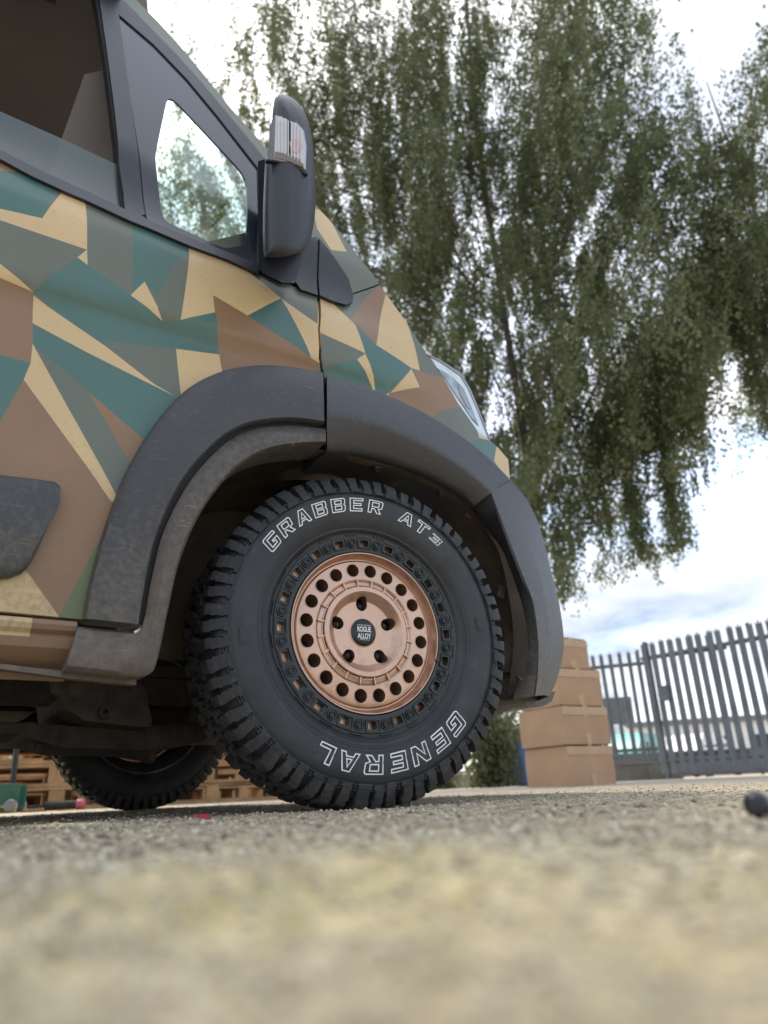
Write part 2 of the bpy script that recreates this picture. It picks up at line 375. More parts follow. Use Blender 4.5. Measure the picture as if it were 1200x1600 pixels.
# ================================================================== THE VAN
van = thing('camper_van', 'camouflage painted van with black wheel arch cladding and bronze off-road wheels', 'van', (-1.6, 1.02, 0))
def cxz(l): return [(lambda P: (P[0], P[2]))(cast(u, v)) for u, v in l]
T_, G_, O_, B_, LG = 1, 2, 0, 3, 4
camo_px = [
 ([(-60, 215), (38, 272), (0, 268), (-60, 266)], B_),
 ([(-60, 266), (0, 266), (38, 270), (100, 302), (90, 290), (66, 341), (0, 326), (-60, 308)], G_),
 ([(0, 326), (66, 341), (101, 296), (132, 306), (136, 390), (0, 344), (-60, 325), (-60, 308)], T_),
 ([(121, 402), (136, 390), (137, 414)], T_),
 ([(204, 330), (296, 375), (293, 398), (277, 406), (244, 463), (226, 440), (206, 458)], G_),
 ([(52, 456), (121, 402), (137, 414), (206, 462), (254, 502), (282, 500), (336, 486), (344, 555), (275, 545), (165, 533), (165, 541)], G_),
 ([(226, 440), (204, 461), (254, 502)], T_),
 ([(52, 461), (165, 541), (241, 600), (273, 619), (133, 549), (51, 505)], T_),
 ([(275, 545), (344, 554), (352, 600), (284, 630)], T_),
 ([(295, 375), (355, 398), (439, 466), (387, 493), (333, 461), (336, 488), (282, 500)], T_),
 ([(333, 461), (387, 493), (487, 559), (500, 566), (504, 610), (352, 610), (343, 556), (340, 514)], B_),
 ([(440, 467), (387, 493), (486, 559)], G_),
 ([(440, 467), (500, 509), (500, 568), (486, 559)], T_),
 ([(0, 412), (52, 456), (0, 434), (-60, 408), (-60, 370)], T_),
 ([(-60, 408), (0, 434), (52, 456), (51, 505), (51, 537), (48, 567), (0, 554), (-60, 540)], B_),
 ([(51, 505), (133, 549), (273, 619), (300, 640), (240, 700), (222, 684), (136, 610), (51, 537)], G_),
 ([(136, 610), (222, 684), (240, 700), (215, 745), (202, 720)], B_),
 ([(-60, 540), (0, 554), (48, 567), (37, 593), (0, 659), (-60, 730)], G_),
 ([(37, 593), (173, 783), (200, 790), (180, 840), (153, 849), (92, 963), (42, 893), (0, 880), (-120, 900), (-120, 700), (0, 659)], B_),
 ([(51, 537), (180, 771), (200, 790), (173, 783), (37, 593), (48, 567)], T_),
 ([(153, 849), (190, 830), (160, 990), (85, 990), (92, 963)], LG),
 ([(-60, 880), (42, 893), (92, 963), (100, 975), (-60, 960)], T_),
 # front wing
 ([(495, 455), (520, 474), (555, 507), (571, 552), (503, 521), (495, 515)], T_),
 ([(495, 580), (556, 562), (580, 602), (584, 625), (500, 612)], G_),
 ([(558, 561), (571, 553), (586, 607), (588, 625), (580, 602)], T_),
 ([(559, 513), (588, 539), (643, 576), (605, 613), (590, 625), (586, 606), (571, 552)], G_),
 ([(578, 459), (592, 446), (600, 440), (604, 462), (588, 539), (548, 498)], B_),
 ([(604, 455), (634, 500), (640, 515), (656, 579), (643, 575), (588, 539)], T_),
 ([(643, 576), (656, 605), (605, 615), (600, 625)], T_),
 ([(647, 578), (694, 592), (724, 634), (687, 643), (665, 665), (600, 622), (610, 615), (656, 605)], B_),
 ([(749, 685), (763, 688), (779, 700), (772, 722), (760, 725), (735, 690)], G_),
 ([(744, 668), (775, 690), (764, 688), (749, 684)], T_),
 ([(776, 696), (800, 715), (798, 760), (772, 720)], T_),
 # scuttle
 ([(488, 325), (500, 330), (518, 348), (541, 394), (517, 391), (495, 358)], T_),
]
camo = [(cxz(p), c) for p, c in camo_px]
# off-frame part of the door and load area gets its own patches
camo += [([(-1.3, 1.2), (-1.0, 1.33), (-.95, 1.0), (-1.15, .9)], G_), ([(-1.5, .9), (-1.15, .95), (-1.0, .6), (-1.45, .5)], T_),
         ([(-2.4, .5), (-1.7, .4), (-1.9, 1.2)], B_), ([(-2.9, 1.3), (-2.1, 1.5), (-2.3, .8), (-2.7, .7)], T_), ([(-2.0, 1.4), (-1.5, 1.2), (-1.6, 2.1), (-2.2, 2.3)], G_),
         ([(-4.2, .4), (-3.1, .9), (-3.6, 1.6)], G_), ([(-4.2, 1.9), (-3.2, 1.6), (-2.9, 2.4), (-4.0, 2.4)], B_), ([(-3.2, .4), (-2.6, .5), (-2.8, 1.2)], G_)]
# --- door
belt = [(0, 249), (50, 276), (102, 300), (133, 313), (204, 346), (232, 357), (295, 384), (355, 406), (405, 428), (455, 446), (495, 462)]
bx = cxz(belt)
sl_ = (bx[4][1]-bx[0][1])/(bx[4][0]-bx[0][0])
DL = -1.40
sill = cxz([(0, 955), (150, 970)])
zs = sill[0][1]
cut = cxz([(497, 515), (498, 560), (502, 583), (503, 600)])
underfl = cxz([(440, 600), (360, 612), (305, 640), (255, 700), (220, 780), (195, 850), (172, 925), (160, 971)])
door_ol = [(DL, bx[0][1]+sl_*(DL-bx[0][0]))]+bx+cut+underfl+[(sill[0][0], zs), (DL, zs)]
door = skin_panel('front_door', door_ol, CAMO, van, polys=camo, px=False, sp=.028)
# --- front wing and scuttle
wing_ol = cxz([(500, 461), (500, 515), (502, 560), (507, 586), (511, 610), (560, 622), (620, 645), (680, 675), (730, 708), (765, 742), (790, 752), (797, 750), (794, 718), (779, 700), (764, 687),
               (748, 676), (715, 629), (678, 567), (668, 555), (652, 530), (635, 503), (618, 480), (604, 460), (593, 446), (570, 454), (552, 460), (545, 470)])
wing = skin_panel('front_wing', wing_ol, CAMO, van, polys=camo, px=False, sp=.028)
hood_ol = cxz([(500, 455), (545, 465), (552, 458), (570, 452), (592, 444), (578, 424), (560, 402), (545, 382), (530, 363), (512, 342), (494, 322), (480, 310), (480, 380)])
scut = skin_panel('bonnet_side', hood_ol, CAMO, van, off=.002, polys=camo, px=False, sp=.03)
# dark body behind the shut lines
und = cxz([(470, 340), (500, 360), (598, 450), (672, 562), (750, 680), (790, 745), (740, 722), (620, 650), (505, 615), (360, 620), (300, 650), (225, 790), (170, 960), (0, 945)])
skin_panel('inner_panel', und+[(DL, sill[0][1]+.03), (DL, 1.25), cxz([(232, 380)])[0]], SEAL_GAP, van, off=-.020, px=False, sp=.08)
# headlight
hl = [(671, 557), (690, 566), (720, 587), (732, 608), (748, 645), (764, 686), (748, 677), (715, 629), (690, 588), (678, 567)]
skin_panel('headlight', hl, [LENS], van, off=-.001, thick=.05, sp=.02)
skin_panel('headlight_rim', [(668, 553), (690, 563), (722, 585), (735, 607), (750, 643), (767, 688), (764, 686), (748, 645), (732, 608), (720, 588), (690, 567), (671, 557)], [STEELG], van, off=.001, thick=.02, sp=.02)
HLD = mat('headlight_inner', (.20, .27, .33), rough=.15, coat=1, var=.5, vscale=30)
skin_panel('headlight_reflector', [(684, 575), (706, 588), (724, 606), (736, 634), (748, 665), (738, 655), (716, 622), (696, 592)], [HLD], van, off=.0015, thick=.004, sp=.02)
skin_panel('headlight_reflector', [(716, 600), (721, 608), (735, 640), (730, 636), (718, 613)], [STEELG], van, off=.003, thick=.003, sp=.02)
# --- lower door protector
prot = [(-150, 728), (0, 742), (60, 749), (86, 753), (94, 760), (92, 775), (84, 800), (62, 852), (48, 880), (34, 896), (14, 904), (-20, 907), (-150, 897)]
po = [np.array(p, float) for p in prot]; cen = np.array([-20., 825.])
rows = [[cast(p[0], p[1], -.004) for p in po+[po[0]]]]
for t, off in ((0, .008), (.03, .015), (.09, .020), (.3, .023)):
    rows.append([cast(*((1-t)*p+t*np.array([min(p[0], 0.) if p[0] < 0 else p[0]-(p[0]+150)*0, cen[1]])), off) for p in po+[po[0]]])
rows.append([cast(-80, 822, .024)]*len(rows[0]))
loft('door_protector', rows, CLAD, van, angle=50)
# --- cladding
flare('door_flare', [(131, 966), (140, 915), (152, 868), (170, 808), (200, 733), (240, 665), (290, 610), (345, 581), (400, 571), (450, 573), (505, 582)],
      [(216, 975), (224, 925), (233, 880), (250, 822), (290, 745), (340, 690), (375, 668), (405, 659), (450, 655), (480, 657), (507, 661)], CLAD, van,
      prof=((0, .014), (.05, .026), (.45, .050), (.85, .046), (.96, .044), (1, .038)))
flare('arch_trim', [(122, 979), (150, 982), (185, 984), (216, 984), (225, 962), (231, 925), (239, 885), (255, 825), (295, 750), (344, 696), (378, 675), (407, 667), (450, 664), (480, 666), (509, 669)],
      [(102, 1046), (160, 1053), (205, 1058), (236, 1052), (246, 1030), (254, 995), (262, 955), (281, 875), (314, 800), (358, 742), (392, 715), (425, 701), (460, 695), (485, 693), (509, 692)], CLAD2, van,
      prof=((0, .016), (.06, .028), (.5, .040), (.9, .036), (1, .028)), lip=(0, .10))
gi = resample([(216, 973), (224, 925), (233, 880), (250, 822), (290, 745), (340, 690), (375, 668), (405, 659), (450, 655), (480, 657), (508, 661)], 60)
go = resample([(226, 980), (229, 940), (241, 885), (258, 826), (298, 752), (347, 698), (378, 677), (407, 668), (450, 665), (480, 667), (509, 670)], 60)
loft('gap_dark_strip', [[cast(*(q+(-3, -3)), .004, S0) for q in gi], [cast(*q, .018, S0) for q in gi], [cast(*q, .018, S0) for q in go], [cast(*(q+(3, 3)), .004, S0) for q in go]], SEAL_GAP, van)  # near-black strip added to darken the gap between flare and trim
flare('wing_flare', [(511, 588), (560, 601), (620, 624), (680, 655), (735, 692), (772, 724), (797, 749)],
      [(511, 706), (560, 710), (620, 726), (670, 746), (705, 765), (724, 778), (738, 791)], CLAD, van,
      prof=((0, .014), (.05, .026), (.42, .052), (.48, .053), (.54, .050), (.88, .014), (.96, .004), (1, -.006)), lip=(0, .13))
# --- bumper corner
n = 44
A_ = resample([(726, 794), (752, 830), (770, 867), (785, 942), (788, 1000), (784, 1040), (779, 1094)], n)
B2 = resample([(739, 792), (766, 830), (786, 867), (802, 942), (807, 1000), (804, 1040), (797, 1094)], n)
C2 = resample([(765, 772), (794, 850), (815, 905), (830, 942), (838, 1000), (838, 1050), (834, 1088)], n)
C3 = resample([(782, 760), (812, 820), (838, 885), (852, 942), (859, 1000), (856, 1050), (850, 1086)], n)
D2 = resample([(798, 750), (826, 785), (846, 832), (862, 895), (875, 950), (881, 1010), (870, 1062), (858, 1088)], n)
DUST = mat('dusty_plastic', (.15, .115, .085), rough=.85, var=.4, vscale=18)
loft('arch_lip', [[cast(u, v, -.16, S0) for u, v in lerp(A_, B2, -.6)], [cast(u, v, -.07, S0) for u, v in A_], [cast(u, v, -.026, S0) for u, v in lerp(A_, B2, .97)]], DUST, van, angle=40)
rows = [[cast(u, v, -.04, S0) for u, v in lerp(A_, B2, .97)], [cast(u, v, -.022, S0) for u, v in B2], [cast(u, v, -.008, S0) for u, v in lerp(B2, C2, .15)], [cast(u, v, .046, S0) for u, v in C2],
        [cast(u, v, .052, S0) for u, v in lerp(C2, C3, .14)], [cast(u, v, .046, S0) for u, v in C3], [cast(u, v, .0, S0) for u, v in D2]]
bump_edge = rows[-1]
loft('front_bumper_corner', rows, CLAD, van, angle=30)
# --- full-width front: bumper, grille area, bonnet, windscreen, roof
def across(edge, W=2.05, B=.25, Zb=.04, n=20, t0=0.):
    rows = []
    for k in range(n+1):
        t = t0+(1-2*t0)*k/n
        rows.append([(p[0]+B*4*t*(1-t), p[1]+(W-2*p[1])*t, p[2]+Zb*4*t*(1-t)) for p in edge])
    return rows
loft('front_bumper', across(bump_edge, B=.22, Zb=0), CLAD, van, angle=50)
hood_edge = [cast(u, v) for u, v in [(797, 750), (794, 718), (764, 687), (748, 677), (715, 629), (678, 567), (668, 555), (652, 530), (635, 503), (618, 480), (604, 460), (593, 446), (578, 424), (560, 402), (545, 382), (530, 363), (512, 342), (494, 322)]]
loft('bonnet', across(hood_edge, B=.24, Zb=.05), OLIVE, van, angle=50)
scr_px = [(494, 322), (418, 234), (400, 213), (360, 168), (320, 118), (280, 70), (245, 32), (213, 0), (195, -16)]
scr_edge = [cast(u, v, 0) for u, v in scr_px]
sc_in = [p+np.array([.03, .075, 0]) for p in scr_edge]
loft('windscreen', across(sc_in, B=.20, Zb=.02), GLASSG, van, angle=60)
# --- A pillar (painted) and its black inner trim
pin = [cast(u, v, .0) for u, v in [(480, 330), (415, 250), (398, 228), (358, 180), (318, 132), (277, 86), (238, 46), (203, 10), (184, -8)]]
loft('windscreen_pillar', [pin, scr_edge, sc_in, [p+np.array([-.04, .03, -.03]) for p in sc_in]], OLIVE, van, angle=45)
loft('windscreen_pillar', [[(p[0], 2.05-p[1], p[2]) for p in r] for r in [pin, scr_edge, sc_in, [p+np.array([-.04, .03, -.03]) for p in sc_in]]], OLIVE, van, angle=45)
# roof and load body
zt = scr_edge[-1][2]; xt = scr_edge[-1][0]; yt = scr_edge[-1][1]
roof_e = [scr_edge[-1], np.array([xt-.12, yt+.01, zt+.10]), np.array([xt-.4, yt+.03, zt+.25]), np.array([-1.5, yt+.06, 2.46]), np.array([-4.3, yt+.06, 2.50])]
loft('roof', across(roof_e, B=.0, Zb=.05), OLIVE, van, angle=50)
skin_panel('load_side', [(DL-.008, zs), (-4.35, zs), (-4.35, 2.2), (DL-.008, 2.2)], CAMO, van, polys=camo, px=False, sp=.12)
skin_panel('roof_rail', [(DL, 2.21), (-.86, 2.21), (xt, zt-.01), (xt-.12, zt+.09), (xt-.4, zt+.2), (-1.5, 2.4), (-4.35, 2.45), (-4.35, 2.205)], CAMO, van, polys=camo, px=False, sp=.1)
mk('left_side', [(.5, 2.0, .25), (-4.35, 2.05, .25), (-4.35, 2.05, 1.25), (.4, 2.0, 1.15), (-4.35, 1.85, 2.45), (-1.5, 1.85, 2.40), (-.95, 2.02, 1.3), (-1.35, 2.05, 1.3), (-1.35, 1.95, 1.95), (-4.35, 1.95, 1.95)],
   [(0, 1, 2, 7, 6, 3), (2, 9, 8, 7), (9, 4, 5, 8)], OLIVE, van, angle=None)
mk('rear_door', [(-4.36, .1, .3), (-4.36, 1.95, .3), (-4.36, 1.9, 2.45), (-4.36, .15, 2.45)], [(0, 1, 2, 3)], OLIVE, van, angle=None)
# --- glasshouse
skin_panel('belt_moulding', [(-1000, -248), (0, 234), (74, 271), (128, 295), (192, 325), (200, 328), (212, 331), (222, 337), (232, 344), (262, 357), (300, 372), (355, 393), (405, 413), (405, 428), (355, 405), (295, 383), (232, 356), (204, 345), (133, 312), (102, 299), (50, 275), (0, 248), (-1000, -228)], BLACKP, van, off=.010, thick=.02)
skin_panel('window_divider', [(152, -25), (180, -25), (186, 24), (203, 149), (218, 260), (227, 335), (222, 336), (196, 331), (193, 300), (186, 255), (179, 170), (168, 85), (158, 15)], BLACKP, van, off=.008, thick=.05)
skin_panel('window_seal', [(144, -25), (152, -25), (158, 15), (168, 85), (179, 170), (186, 255), (193, 300), (196, 331), (190, 326), (183, 255), (174, 170), (163, 85), (152, 15)], SEAL_GAP, van, off=-.004, thick=.03)
skin_panel('door_glass', [(-1000, -293), (0, 174), (95, 216), (190, 261), (196, 331), (128, 300), (0, 240), (-1000, -240)], [GLASSD], van, off=-.012, thick=.004)
skin_panel('window_frame', [(DL, bx[0][1]+sl_*(DL-bx[0][0])), (DL+.06, bx[0][1]+sl_*(DL+.06-bx[0][0])), (DL+.06, 2.15), (-.84, 2.15), (-.84, 2.21), (DL, 2.21)], [BLACKP], van, off=.004, thick=.04, px=False)
qhole = fillet([(263, 146), (385, 276), (385, 384), (350, 388), (254, 344), (242, 246)], 3, .14)
skin_panel('quarter_glass_border', [(184, 22), (240, 70), (292, 124), (340, 182), (385, 240), (402, 262), (405, 418), (355, 396), (300, 374), (250, 352), (230, 343), (203, 150)], [FRIT], van, off=.001, thick=.006, holes=[qhole])  # opaque dark border also stands in for the shaded cab and pillar behind
skin_panel('quarter_glass', qhole, [GLASSG], van, off=-.002, thick=.002)
skin_panel('pillar_trim', [(172, -12), (184, -8), (203, 10), (238, 46), (277, 86), (318, 132), (358, 180), (398, 228), (415, 250), (416, 300), (405, 300), (403, 262), (385, 239), (340, 181), (292, 123), (240, 69), (184, 21)], BLACKP, van, off=.006, thick=.05)
# interior
hz = 2.0
mk('headliner', [(xt-.02, .22, zt-.08), (xt+.13, 1.02, zt-.07), (xt-.02, 1.83, zt-.08), (-1.6, 1.86, 2.12), (-1.6, .20, 2.12)], [(0, 1, 2, 3, 4)], HEADL, van, angle=None)
slab('cab_sky_blocker', [(175, -80), (225, -60), (240, 120), (238, 248), (247, 352), (60, 330), (98, 212), (132, 116), (160, 110)], .30, .015, HEADL, van)  # added panel inside the cab, blocking bright sky through the windscreen
mk('bulkhead', [(-1.62, .05, .4), (-1.62, 1.98, .4), (-1.62, 1.9, 2.3), (-1.62, .1, 2.3)], [(0, 1, 2, 3)], HEADL, van, angle=None)
MB().box(-.35, .0, .12, 1.9, .9, 1.16).build('dashboard', BLACKP, van)
for yy in (.25, 1.2):
    MB().box(-1.25, -.75, yy, yy+.55, .75, .90).box(-1.38, -1.25, yy+.02, yy+.53, .9, 1.5).box(-1.38, -1.28, yy+.15, yy+.40, 1.52, 1.75).build('cab_seat', HEADL, van)
MB().tube([(-.32+0, .55+.19*math.cos(t), 1.22+.19*math.sin(t)) for t in np.linspace(0, 2*PI, 25)], .014, cap=False).build('steering_wheel', BLACKP, van)
# --- cowl corner trim
cp = [(499, 372), (512, 388), (530, 413), (545, 436), (552, 460), (551, 472), (541, 476), (520, 470), (500, 461)]
skin_panel('cowl_trim', cp, MIRP, van, off=.012, thick=.03, sp=.02)
skin_panel('cowl_trim', [(496, 370), (497, 461), (470, 452), (462, 440), (470, 402), (484, 372)], MIRP, van, off=.010, thick=.03, sp=.02)
skin_panel('mirror_sail', [(404, 262), (416, 250), (470, 330), (484, 372), (470, 402), (462, 442), (440, 441), (404, 420)], MIRP, van, off=.008, thick=.03)
# --- mirror
mir = [(418, 245), (424, 169), (428, 148), (434, 145), (448, 149), (462, 157), (476, 175), (486, 207), (491, 250), (493, 322), (487, 369), (480, 384), (468, 395), (444, 402), (420, 403), (412, 398), (411, 330), (414, 262)]
mo = resample(mir+[mir[0]], 70)
mc = np.array([452., 280.])
def ring(t, y, sh=(0, 0)): return [at_y(*(p*(1-t)+(mc+np.array([0, (p[1]-280)*.75]))*t+np.array(sh)), y) for p in mo]
rows = [ring(.10, -.03), ring(.02, -.07), ring(0, -.13), ring(.03, -.175), ring(.10, -.20), ring(.30, -.215), ring(.65, -.225), ring(.999, -.228)]
mirror = loft('door_mirror', rows, MIRP, van, angle=60)
ml_px = [(431, 182), (446, 185), (462, 193), (473, 205), (477, 228), (476, 262), (452, 254), (429, 248)]
def plate(name, px, y, depth, mt, parent, bulge=.004):
    o = slab(name, px, y, depth, mt, parent); return o
plate('lamp_rim', [(430, 180), (447, 183), (463, 191), (475, 204), (479, 228), (478, 265), (452, 256), (428, 249)], -.224, .03, mat('lamp_chrome', (.45, .47, .50), rough=.15, metal=.6), mirror)
plate('lamp_lens', ml_px, -.227, .02, mat('lens_grey', (.50, .50, .50), rough=.15, coat=1), mirror)
RIBM = mat('lamp_ribs', (.62, .62, .63), rough=.2)
for k in range(8):
    u0 = 435+k*5.0; v0 = 187+max(0, k-2)**1.5*1.05; v1 = 236+k*2.5
    slab('lamp_rib', [(u0, v0), (u0+1.1, v0+.6), (u0+.9, v1+.8), (u0-.2, v1)], -.230, .006, RIBM, mirror)
slab('lamp_bulb', [(452, 222), (460, 216), (470, 220), (473, 232), (466, 240), (455, 236)], -.2285, .004, AMBER, mirror)
slab('lamp_base', [(430, 237), (450, 240), (468, 248), (475, 258), (474, 261), (452, 252), (430, 246)], -.2290, .004, mat('lamp_brown', (.16, .13, .10), rough=.4), mirror)
slab('mirror_seam', [(417, 248), (440, 252), (462, 260), (481, 271), (481, 273.5), (462, 262.5), (440, 254.5), (417, 250.5)], -.2235, .01, SEAL_GAP, mirror)
arm_px = fillet([(408, 426), (413, 398), (440, 399), (473, 394), (470, 415), (462, 436), (452, 442), (430, 436)], 3, .2)
slab('mirror_arm', arm_px, -.125, .135, BLACKP, van, back=[(440+(u-440)*.93, 419+(v-419)*.9) for u, v in arm_px])
mm_px = [(403, 252), (414, 248), (411, 330), (412, 424), (404, 422)]
slab('mirror_mount', mm_px, -.05, .09, BLACKP, van, back=mm_px)
# --- sill
sx0, sx1 = DL-.5, cxz([(118, 985)])[0][0]
def sill_row(z, off): return [(x, float(S0(x, z))-off, z) for x in np.linspace(-4.2, sx1, 50)]
zsill = [cast(60, v)[2] for v in (968, 976, 984, 990, 997, 1012, 1030, 1046)]
rows = [sill_row(zs-.004, -.01), sill_row(zsill[0], .006), sill_row(zsill[1], .012), sill_row(zsill[2], .010), sill_row(zsill[3], .002), sill_row(zsill[4], .008), sill_row(zsill[5], .006), sill_row(zsill[6], -.012), sill_row(zsill[7], -.04), sill_row(zsill[7]-.012, -.045)]
sv = [p for r in rows for p in r]; sf = []; si = []
for i in range(len(rows)-1):
    for j in range(49):
        sf.append((i*50+j, i*50+j+1, (i+1)*50+j+1, (i+1)*50+j)); xm = rows[i][j][0]
        si.append(1 if (-1.1 < xm < -.742 and i < 5) else 0)
mk('sill', sv, sf, [BROWN, TAN], van, si, 30)
slab('sill_flange', [(-400, 985), (0, 1037), (110, 1050), (213, 1061), (213, 1070), (110, 1060), (0, 1045), (-400, 993)], .045, .02, CLAD2, van)
# --- wheel housing
lipo = [p for p in resample([(236, 1052), (246, 1030), (254, 995), (262, 955), (281, 875), (314, 800), (358, 742), (392, 715), (425, 701), (460, 695), (511, 700), (560, 710), (620, 726), (670, 746), (705, 765), (738, 791), (766, 830), (786, 867), (802, 942), (807, 1000), (804, 1040), (797, 1094)], 70)]
l3 = [cast(u, v, .0, S0) for u, v in lipo]
ctr = np.array([-.02, 0, .42])
def lr(k, dy): return [np.array([ctr[0]+(p[0]-ctr[0])*k, dy, max(ctr[2]+(p[2]-ctr[2])*k, .24+min(.12, dy*.6))]) for p in l3]
rows = [[p+np.array([0, .012, 0]) for p in l3], lr(1.02, .09), lr(1.06, .13), lr(1.05, .30), lr(1.0, .46), lr(.6, .47), lr(.05, .47)]
loft('wheel_housing', rows, LINER, van, angle=50)
for (u, v) in ((487, 702), (590, 733), (690, 771)):
    P = cast(u, v, -.04, S0); MB().lathe([(.0, -.004), (.008, -.004), (.011, 0), (.011, .006)], 12, Matrix.Translation(tuple(P)) @ Matrix.Rotation(R_(60), 4, 'X')).build('liner_clip', BLACKP, van)
for (u, v) in ((733, 800), (783, 925)):
    P = cast(u, v, -.05, S0); MB().box(-.012, .012, -.004, .004, -.018, .018, Matrix.Translation(tuple(P)) @ Matrix.Rotation(.4, 4, 'Y')).lathe([(.004, -.006), (.009, -.006), (.009, 0)], 10, Matrix.Translation(tuple(P))).build('liner_clip', LINER, van)
# strut, hub
P = at_y(482, 727, .24)
MB().lathe([(0, -.012), (.05, -.012), (.062, -.004), (.075, .0), (.095, .012), (.10, .03), (.10, .07)], 40, Matrix.Translation(tuple(P)) @ Matrix.Rotation(R_(-80), 4, 'X')).build('strut_top', LINER, van)
MB().lathe([(0, -.02), (.07, -.02), (.09, .0), (.10, .03), (.10, .05)], 32, Matrix.Translation((-.02, .33, .80)) @ Matrix.Rotation(R_(-90), 4, 'X')).tube([(0, .33, .35), (-.02, .33, .80)], .035, 14).tube([(-.015+.07*math.cos(t), .33+.07*math.sin(t), .52+.26*t/(2*PI*4)) for t in np.linspace(0, 2*PI*4, 90)], .009, 6).build('front_strut', DARKM, van)
# --- underbody
MB().box(-4.2, -.60, .10, 1.95, .33, .36).box(-.60, .75, .56, 1.5, .33, .36).box(-4.2, -.53, .06, .22, .265, .33).build('floor_pan', UNDER, van)
MB().box(-1.0, .5, .56, .64, .26, .328).box(-1.0, .5, 1.42, 1.50, .26, .328).box(-.35, .35, .65, 1.4, .22, .30).build('chassis_rails', UNDER, van)
MB().tube([(-.02, .42, .30), (.0, .28, .24)], .03, 10).tube([(-.25, .50, .24), (-.05, .42, .21), (0, .3, .20)], [.04, .035, .03], 10).tube([(-.25, 1.55, .24), (-.05, 1.63, .21), (0, 1.75, .20)], [.04, .035, .03], 10).tube([(.15, .35, .30), (.15, 1.7, .30)], .02, 8).tube([(0, .3, .37), (0, 1.75, .37)], .022, 8).build('suspension_arm', UNDER, van)
slab('jacking_bracket', fillet([(86, 1054), (144, 1062), (141, 1082), (134, 1086), (92, 1080), (87, 1076)], 2, .2), .16, .06, UNDER, van)
slab('gearbox_housing', fillet([(94, 1066), (225, 1066), (240, 1138), (130, 1126), (118, 1116), (99, 1107)], 2, .15), .45, .35, UNDER, van)
slab('subframe', fillet([(-300, 1126), (30, 1130), (48, 1128), (62, 1131), (150, 1137), (300, 1131), (330, 1138), (320, 1158), (250, 1172), (100, 1168), (64, 1158), (40, 1153), (33, 1145), (-300, 1142)], 2, .12), .55, .30, UNDER, van)
slab('exhaust_shield', [(-200, 1096), (40, 1102), (60, 1108), (50, 1112), (-200, 1106)], .9, .3, UNDER, van)
for (u, v) in ((52, 1160), (63, 1161)):
    P = at_y(u, v, .62); MB().lathe([(0, -.018), (.012, -.018), (.012, .01)], 8, Matrix.Translation(tuple(P)) @ Matrix.Rotation(R_(90), 4, 'X')).build('subframe_bolt', UNDER, van)
P = at_y(163, 1113, .44); MB().lathe([(.006, -.012), (.014, -.012), (.016, 0)], 12, Matrix.Translation(tuple(P))).build('subframe_bolt', UNDER, van)
slab('bumper_undertray', [(778, 1094), (800, 1092), (835, 1086), (868, 1080), (862, 1096), (848, 1104), (800, 1107), (770, 1120)], .30, .5, CLAD, van)

# ================================================================== WHEELS
RAD = .372; ST = -.105
prof_o = [(.229, -.086), (.234, -.098), (.239, -.102), (.243, -.1015), (.247, -.1045), (.262, -.1110), (.281, -.1150), (.300, -.1165), (.316, -.1155), (.328, -.1125), (.338, -.108), (.348, -.101), (.356, -.092), (.3595, -.080), (.361, -.05), (.3615, 0)]
def side_y(r): return float(np.interp(r, [p[0] for p in prof_o], [p[1] for p in prof_o]))
tyre_prof = prof_o+[(r, -y) for r, y in prof_o[::-1][1:]]
# lugs
def lug_mesh(name, kind, side=-1):
    st = [  # r_top,y_top, r_base,y_base, uL,uR
        (.3245, -.1150, .3240, -.1100, -.0120, .0100), (.3265, -.1180, .324, -.108, -.0125, .0105), (.3350, -.1165, .330, -.104, -.0125, .0108), (.3352, -.1160, .330, -.104, -.0085, .0125),
        (.3480, -.1120, .340, -.098, -.0095, .0110), (.3600, -.1055, .350, -.090, -.0112, .0120), (.3620, -.1042, .352, -.090, -.0130, .0090), (.3700, -.0975, .355, -.085, -.0120, .0100), (.3725, -.0900, .356, -.08, -.0110, .0098), (.3735, -.0600, .357, -.060, -.0085, .0125)]
    if kind: st = [(a, b, c, d, -f*.86, -e*.86) for a, b, c, d, e, f in st][1:]
    V = []; F_ = []
    for a, b, c, d, e, f in st:
        V += [(e, b, a), (f, b, a), (f, d, c), (e, d, c)]
    for i in range(len(st)-1):
        k = i*4
        for j in range(4): F_.append((k+j, k+(j+1) % 4, k+4+(j+1) % 4, k+4+j))
    F_.append((0, 3, 2, 1)); k = (len(st)-1)*4; F_.append((k, k+1, k+2, k+3))
    # sipe on top of the lug
    V2 = [(x, y*(-side if side > 0 else 1), z) for x, y, z in V]
    if side > 0: V2 = [(-x, -y, z) for x, y, z in V]
    me = bpy.data.meshes.new(name); me.from_pydata(V2, [], F_ if side < 0 else F_); me.materials.append(TREADM); me.update()
    return me
lugs = {(k, s): lug_mesh('tread_block', k, s) for k in (0, 1) for s in (-1, 1)}
def cblock(w, l, skew):
    V = []; F_ = []
    pts = [(-l/2, -w/2), (-l*.1, -w/2-.002), (-.0*l, -w*.3), (l*.15, -w/2), (l/2, -w/2+.002), (l/2-.003, w/2), (.05*l, w/2+.002), (0, w*.28), (-l*.12, w/2), (-l/2+.002, w/2)]
    pts = [(x+skew*y, y) for x, y in pts]
    for r in (.355, .3735):
        for x, y in pts: V.append((x, y, r))
    n = len(pts)
    F_ = [tuple(range(n, 2*n))]+[(i, (i+1) % n, (i+1) % n+n, i+n) for i in range(n)]
    me = bpy.data.meshes.new('tread_block'); me.from_pydata(V, [], F_); me.materials.append(TREADM); me.update(); return me
cb = [cblock(.030, .030, .3), cblock(.026, .026, -.35)]
NL = 62
def RY(t): return Matrix.Rotation(t, 4, 'Y')
